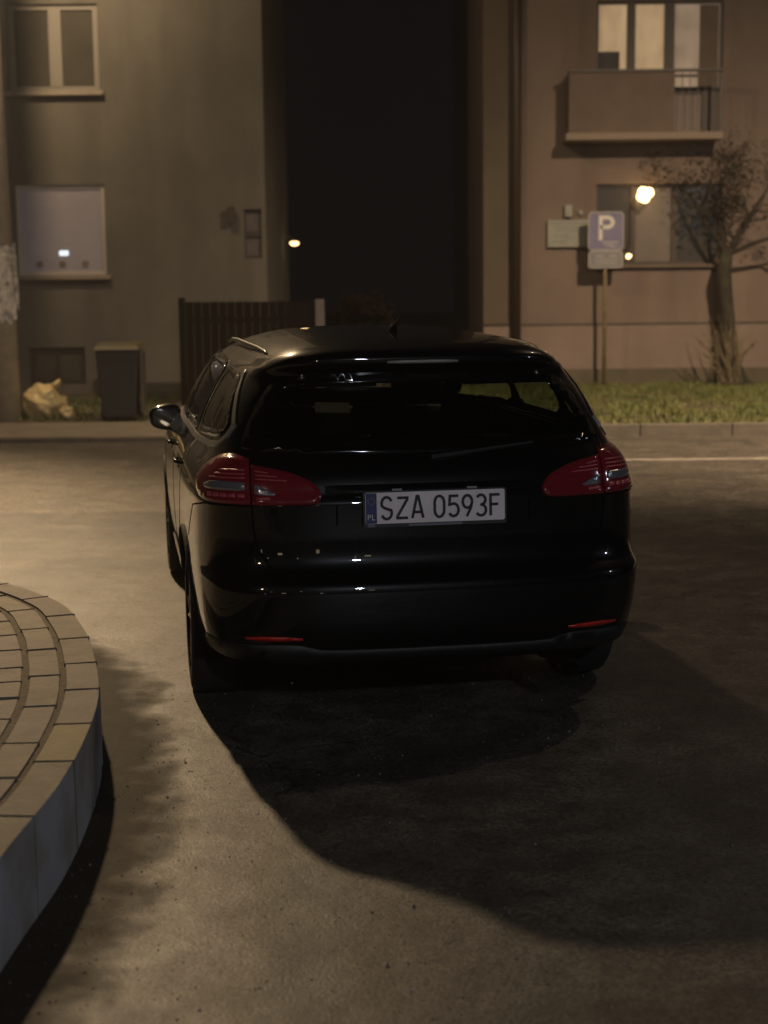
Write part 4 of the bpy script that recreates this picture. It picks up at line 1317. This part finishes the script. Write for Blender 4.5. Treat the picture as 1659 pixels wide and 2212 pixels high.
# tail lamps: a lens on the wing and one on the tailgate, map = arc length round the corner
ARC = lambda sg: (lambda s, z: P_arc(sg * s, z))
for sg in (1, -1):
    tl = empty('tail_light', (sg * .7, .15, .97), 0, CAR)
    tl2 = tl
    inn = chaikin([(.418, .888), (.412, .915), (.440, .955), (.52, .990), (.655, 1.014), (.6665, 1.016), (.667, 1.008), (.667, .892), (.6665, .880), (.655, .879), (.45, .878)], 2, .2)
    outp = chaikin([(.673, .892), (.673, 1.022), (.6735, 1.034), (.684, 1.038), (.74, 1.050), (.82, 1.042), (.95, .996), (1.02, .955), (1.005, .915), (.94, .884), (.684, .880), (.6735, .881)], 2, .2)
    for nm, po in (('inner_lens', inn), ('outer_lens', outp)):
        o = patch(nm, po, ARC(sg), .009, M['red'], None, depth=.014, step=.022, bulge=.003)
        o.parent = CAR
        o.matrix_parent_inverse = Matrix.Identity(4)
        o.parent = tl; o.location = -tl.location
    def sub(nm, po, m_, off=.0135, bulge=.001):
        o = patch(nm, po, ARC(sg), off, m_, None, depth=.003, step=.014, bulge=bulge)
        o.parent = tl; o.location = -tl.location
    sub('clear_segment', chaikin([(.575, .915), (.655, .952), (.655, .912), (.59, .906)], 1, .12), M['clear'])
    sub('clear_segment', chaikin([(.690, .925), (.690, .955), (.84, .955), (.91, .938), (.88, .925)], 1, .12), M['clear'])
    for k in range(3):
        z_ = .962 + .013 * k
        sub('light_bar', [(.535 + .035 * k, z_ - .003), (.535 + .035 * k, z_), (.652, z_ + .006), (.652, z_ + .002)], M['redin'])
        sub('light_bar', [(.690, z_ + .004), (.690, z_ + .009), (.86 - .03 * k, z_ + .006), (.86 - .03 * k, z_ + .002)], M['redin'])
    for k in range(5):
        s0 = .694 + .036 * k
        sub('light_cell', [(s0, .896), (s0, .914), (s0 + .028, .914), (s0 + .028, .896)], M['redin'], .0138)
    sub('light_cell', [(.60, .890), (.60, .900), (.652, .900), (.652, .890)], M['redin'])
    # reflector low in the bumper
    pr_ = chaikin([(.50, .385), (.50, .402), (.715, .405), (.715, .387)], 1, .3)
    patch('reflector', pr_, ARC(sg), .004, M['reflector'], CAR, depth=.006, step=.03)
    # panel gaps of the tailgate
    strip('tailgate_gap', [(.671, 1.045), (.671, .885), (.668, .80), (.655, .72), (.60, .640)], ARC(sg), .008, .0012, M['gap'], CAR, h=.002)
    strip('bumper_gap', [(.672, .878), (.90, .872), (1.10, .84), (1.25, .70)], ARC(sg), .006, .0012, M['gap'], CAR, h=.002)
strip('tailgate_gap', [(-.60, .622), (.60, .622)], P_rear, .014, .0015, M['gap'], CAR, h=.002)
# lower bumper in grey plastic
low_ = [(-1.02, .315), (-.5, .285), (.5, .285), (1.02, .315), (1.04, .335), (1.0, .368), (.52, .372), (.42, .345), (-.42, .345), (-.52, .372), (-1.0, .368), (-1.04, .335)]
patch('lower_bumper', chaikin(low_, 1, .1), lambda s, z: P_arc(s, z), .004, M['plastic'], CAR, depth=.006, step=.05)
# crease above the plate with the handle ledge, plate recess
mb = MB()
n = 30; vs = []
for i in range(n + 1):
    x_ = -.40 + .80 * i / n
    k = max(0, 1 - abs(x_ / .40) ** 4)
    a = P_rear(x_, .945) ; c = P_rear(x_, .925); d_ = P_rear(x_, .915)
    vs += [a + Vector((0, -.001, 0)), c + Vector((0, -.020 * k - .001, .0)), d_ + Vector((0, -.018 * k, -.004)), P_rear(x_, .905) + Vector((0, .002, 0))]
fs = [(4*i + q, 4*i + 4 + q, 4*i + 5 + q, 4*i + 1 + q) for i in range(n) for q in range(3)]
mb.quadmesh(vs, fs).build('tailgate_handle', M['paint'], CAR, smooth=True)
strip('plate_recess', [(-.36, .80), (-.36, .905), (.36, .905), (.36, .80)], P_rear, .006, .0015, M['gap'], CAR, h=.002)
# spoiler brake lamp
patch('brake_light', chaikin([(-.135, 1.374), (.135, 1.374), (.135, 1.386), (-.135, 1.386)], 1, .2), P_rear, .003, M['smoke'], CAR, depth=.004, step=.03)
# antenna
mb = MB(); mb.tube([(0, .93, 1.462), (0, .90, 1.492), (0, .87, 1.505)], [.026, .016, .010], 8); mb.tube([(0, .87, 1.50), (0, .73, 1.548)], [.005, .003], 6)
mb.build('antenna', M['plastic'], CAR)
# rear wiper
mb = MB(); mb.tube([P_rear(0, 1.03) + Vector((0, -.012, 0)), P_rear(.20, 1.055) + Vector((0, -.02, 0)), P_rear(.40, 1.075) + Vector((0, -.018, 0))], [.016, .009, .006], 6)
mb.build('rear_wiper', M['plastic'], CAR)
# number plate
NPP = empty('number_plate', (0, P_rear(0, .862).y - .020, .862), 0, CAR)
NPP.rotation_euler.x = math.radians(-3)
MB().prism(rrect(.535, .132, .008, 0, -.004), .002, .018, 'y').build('plate_holder', M['plframe'], NPP)
MB().prism(rrect(.520, .114, .007, 0, 0), -.002, .0015, 'y').build('plate_sheet', M['plate'], NPP)
MB().prism([(-.2585, -.0555), (-.2185, -.0555), (-.2185, .0555), (-.2585, .0555)], -.0032, -.0022, 'y').build('country_band', M['plblue'], NPP)
mb = MB()
for k in range(12):
    a = 2 * PI * k / 12
    cx_, cz_ = -.2385 + .0125 * math.cos(a), .026 + .0125 * math.sin(a)
    st = [(cx_ + (.0024 if q % 2 == 0 else .001) * math.sin(PI * q / 5), cz_ + (.0024 if q % 2 == 0 else .001) * math.cos(PI * q / 5)) for q in range(10)]
    mb.prism(st, -.0040, -.0034, 'y')
mb.build('stars', M['star'], NPP)
def glyph(ch):
    if ch == 'S': return [arc(0, .58, .42, .32, 35, 180, 8)[0:] and (arc(0, .70, .42, .30, 20, 200, 9) + [(-.22, .52), (.22, .42)] + arc(0, .27, .42, .27, 30, -160, 10))]
    if ch == 'Z': return [[(-.42, .95), (.42, .95), (.42, .88), (-.42, .10), (-.42, .03), (.46, .03)]]
    if ch == 'A': return [[(-.46, 0), (-.06, 1.0), (.06, 1.0), (.46, 0)], [(-.32, .28), (.32, .28)]]
    if ch == '0': return [arc(0, .68, .40, .30, 0, 180, 8) + arc(0, .32, .40, .30, 180, 360, 8) + [(.40, .68)]]
    if ch == '5': return [[(.40, .96), (-.30, .96), (-.36, .56)] + arc(0, .32, .42, .29, 120, -150, 12)]
    if ch == '9': return [arc(0, .68, .40, .29, 0, 360, 14), [(.38, .60), (.28, .38), (-.06, .0)]]
    if ch == '3': return [arc(-.02, .74, .38, .23, 150, -80, 10) + [(-.08, .52)], [(-.08, .52)] + arc(-.02, .27, .42, .255, 80, -150, 10)]
    if ch == 'F': return [[(-.36, 0), (-.36, .96), (.42, .96)], [(-.36, .52), (.30, .52)]]
    if ch == 'P': return [[(-.36, 0), (-.36, .96), (.0, .96)] + arc(0, .72, .38, .24, 90, -90, 8) + [(-.36, .48)]]
    if ch == 'L': return [[(-.36, 1), (-.36, .04), (.42, .04)]]
def text(chars, h_, wd, sw, m_, parent, y0=-.0042):
    for ch, cx_, z0 in chars:
        polys = [[(cx_ + px * wd, z0 + pz * h_) for px, pz in pl_] for pl_ in glyph(ch)]
        strokes(polys, sw, y0, y0 + .0018).build('character', m_, parent)
text([('S', -.182, -.040), ('Z', -.124, -.040), ('A', -.067, -.040), ('0', .014, -.040), ('5', .067, -.040), ('9', .119, -.040), ('3', .171, -.040), ('F', .222, -.040)], .080, .044, .0100, M['pltxt'], NPP)
text([('P', -.2465, -.042), ('L', -.2310, -.042)], .020, .0120, .0030, M['white'], NPP, -.0050)
MB().box(-.10, .10, .0005, .0019, -.0685, -.0605).build('holder_print', M['plgrey'], NPP)
MB().box(-.252, -.225, .0005, .0019, -.0685, -.0605).build('holder_print', M['plgrey'], NPP)
# small lamps above the plate
for x_ in (-.14, .14):
    MB().box(x_ - .018, x_ + .018, P_rear(x_, .925).y - .026, P_rear(x_, .925).y - .018, .922, .930).build('plate_lamp', M['smoke'], CAR)
# arches, wheels
for sg in (1, -1):
    for wy, wz in WHEELS:
        pts_ = []
        for k in range(25):
            a = math.radians(-22 + 224 * k / 24)
            y_, z_ = wy + .366 * math.cos(a), wz + .366 * math.sin(a)
            if z_ > .21: pts_.append(smap(SIDE[sg], y_, z_, .002))
        MB().tube(pts_, .010, 6).build('arch_lip', M['tyre'], CAR, smooth=True)
        mb = MB(); vs = []; n = 20
        for k in range(n + 1):
            a = math.radians(-15 + 210 * k / n)
            for xx in (sg * .52, sg * .862):
                vs.append((xx, wy + .37 * math.cos(a), wz + .37 * math.sin(a)))
        mb.quadmesh(vs, [(2*k, 2*k+1, 2*k+3, 2*k+2) for k in range(n)])
        mb.quadmesh([vs[2*k] for k in range(n + 1)], [tuple(range(n + 1))])
        mb.build('wheel_well', M['under'], CAR)
        wh = empty('wheel', (sg * .775, wy, .318), 0, CAR)
        prof = [(-.100, .215), (-.102, .255), (-.098, .295), (-.085, .312), (-.05, .318), (0, .319), (.05, .318), (.085, .312), (.098, .295), (.102, .255), (.100, .215)]
        vs = []; nn = 40
        for k in range(nn):
            a = 2 * PI * k / nn
            for px, pr2 in prof: vs.append((px, pr2 * math.cos(a), pr2 * math.sin(a)))
        q = len(prof)
        fs = [(k*q + i, k*q + i + 1, ((k+1) % nn)*q + i + 1, ((k+1) % nn)*q + i) for k in range(nn) for i in range(q - 1)]
        MB().quadmesh(vs, fs).build('tyre', M['tyre'], wh, smooth=True)
        mb = MB()
        pr3 = [(.09, .218), (.075, .205), (-.09, .205), (-.095, .218)]
        vs = [(sg * px, r * math.cos(2*PI*k/nn), r * math.sin(2*PI*k/nn)) for k in range(nn) for px, r in pr3]
        mb.quadmesh(vs, [(k*4 + i, k*4 + i + 1, ((k+1) % nn)*4 + i + 1, ((k+1) % nn)*4 + i) for k in range(nn) for i in range(3)])
        for k in range(5):
            for dd in (-.13, .13):
                a = 2 * PI * k / 5 + dd
                a2 = 2 * PI * k / 5 + dd * 1.5
                mb.tube([(sg * .075, .03 * math.cos(a), .03 * math.sin(a)), (sg * .082, .208 * math.cos(a2), .208 * math.sin(a2))], [.020, .015], 6)
        mb.tube([(sg * .04, 0, 0), (sg * .092, 0, 0)], [.055, .045], 16)
        mb.build('rim', M['rim'], wh)
        MB().tube([(sg * .0, 0, 0), (sg * .03, 0, 0)], [.14, .14], 24).build('brake_disc', M['steel'], wh)
MB().box(-.50, .50, .45, 4.35, .21, .27).build('floor_pan', M['under'], CAR)
MB().box(-.80, .80, 1.30, 3.22, .205, .30).box(-.60, .60, .26, .5, .27, .36).build('underbody', M['under'], CAR)
hp_ = [p for p in outline(.318) if p[1] < .66]
cap_ = [(p[0] * .985, p[1] + .012, .318) for p in hp_] + [(-p[0] * .985, p[1] + .012, .318) for p in hp_[::-1]]
MB().quadmesh(cap_, [tuple(range(len(cap_)))]).build('undertray', M['under'], CAR)
MB().tube([(.30, .9, .27), (.42, .35, .27), (.50, .17, .25), (.52, .09, .215)], [.032, .032, .032, .034], 14, cap=False).build('exhaust_pipe', M['exhaust'], CAR, smooth=True)
MB().tube([(.05, .45, .30), (.42, .45, .30)], .09, 16).build('silencer', M['exhaust'], CAR, smooth=True)
# interior
def rbox(name, x0, x1, y0, y1, z0, z1, m_, parent, bev=.04, rx_=0):
    mb = MB().box(x0, x1, y0, y1, z0, z1)
    cx_, cy_, cz_ = (x0+x1)/2, (y0+y1)/2, (z0+z1)/2
    mb.v = [(a - cx_, b_ - cy_, c - cz_) for a, b_, c in mb.v]
    o = mb.build(name, m_, parent, bevel=bev, smooth=True, loc=(cx_, cy_, cz_))
    o.rotation_euler.x = rx_
    return o
for sx in (-1, 1):
    st = rbox('front_seat', sx * .36 - .24, sx * .36 + .24, 2.28, 2.42, .50, 1.06, M['seat'], CAR, .05, math.radians(12))
    hd = rbox('headrest', -.13, .13, -.05, .05, .32, .50, M['seat'], st, .035)
    MB().tube([(-.05, 0, .26), (-.05, 0, .36)], .007, 6).tube([(.05, 0, .26), (.05, 0, .36)], .007, 6).build('headrest_posts', M['steel'], st)
    rbox('seat_cushion', sx * .36 - .24, sx * .36 + .24, 2.36, 2.86, .42, .56, M['seat'], CAR, .05)
rb = rbox('rear_bench', -.62, .62, 1.34, 1.46, .50, 1.00, M['seat'], CAR, .05, math.radians(14))
for x_ in (-.40, 0, .40):
    rbox('headrest', x_ - .12, x_ + .12, -.04, .04, .27, .40, M['seat'], rb, .03)
rbox('dashboard', -.70, .70, 2.98, 3.30, .70, 1.00, M['seat'], CAR, .05)
rbox('load_cover', -.62, .62, .35, 1.22, .955, .965, M['seat'], CAR, .004)
mb = MB(); nn = 24
mb.tube([(-.36 + .18 * math.cos(2*PI*k/nn), 2.86 + .06 * math.sin(2*PI*k/nn), .93 + .17 * math.sin(2*PI*k/nn)) for k in range(nn + 1)], .014, 6)
mb.tube([(-.36, 2.86, .93), (-.36, 3.05, .85)], .03, 8); mb.box(-.52, -.20, 2.85, 2.87, .915, .94)
mb.build('steering_wheel', M['seat'], CAR)
rbox('inside_mirror', -.11, .11, 2.62, 2.64, 1.27, 1.33, M['seat'], CAR, .008)
# front end
for sg in (1, -1):
    o_l = ARC(sg)
    A_end = oc(.72)[1][-1]
    hp = chaikin([(A_end - .42, .64), (A_end - .40, .74), (A_end - .75, .80), (A_end - 1.02, .80), (A_end - .85, .68)], 2, .2)
    patch('headlight', hp, o_l, .006, M['headl'], CAR, depth=.01, step=.04)
gr = chaikin([(-.36, .60), (.36, .60), (.42, .72), (-.42, .72)], 1, .2)
patch('grille', gr, P_front, .004, M['gap'], CAR, depth=.006, step=.05)
for z_ in (.62, .65, .68, .71):
    strip('grille_bar', [(-.34, z_), (.34, z_)], P_front, .008, .012, M['chrome'], CAR, h=.004)
patch('air_intake', chaikin([(-.55, .30), (.55, .30), (.48, .42), (-.48, .42)], 1, .2), P_front, .004, M['gap'], CAR, depth=.006, step=.05)
# the bonnet gap
strip('bonnet_gap', [(-.72, .87), (.72, .87)], P_front, .006, .0012, M['gap'], CAR, h=.002)

# card lying inside behind the rear window: a thing of its own
cd = MB().box(-.066, .066, -.004, .004, -.022, .022).build('beige_card', M['card'])
CAR.rotation_euler.z = math.radians(9.7)
ca_, sa_ = math.cos(math.radians(9.7)), math.sin(math.radians(9.7))
cd.location = (.2 + -.33 * ca_ - .40 * sa_, 5.5 + -.33 * sa_ + .40 * ca_, 1.205); cd.rotation_euler = (math.radians(-35), math.radians(2), math.radians(9.7))
tag(cd, 'small beige card propped inside the rear window of the black car', 'card')
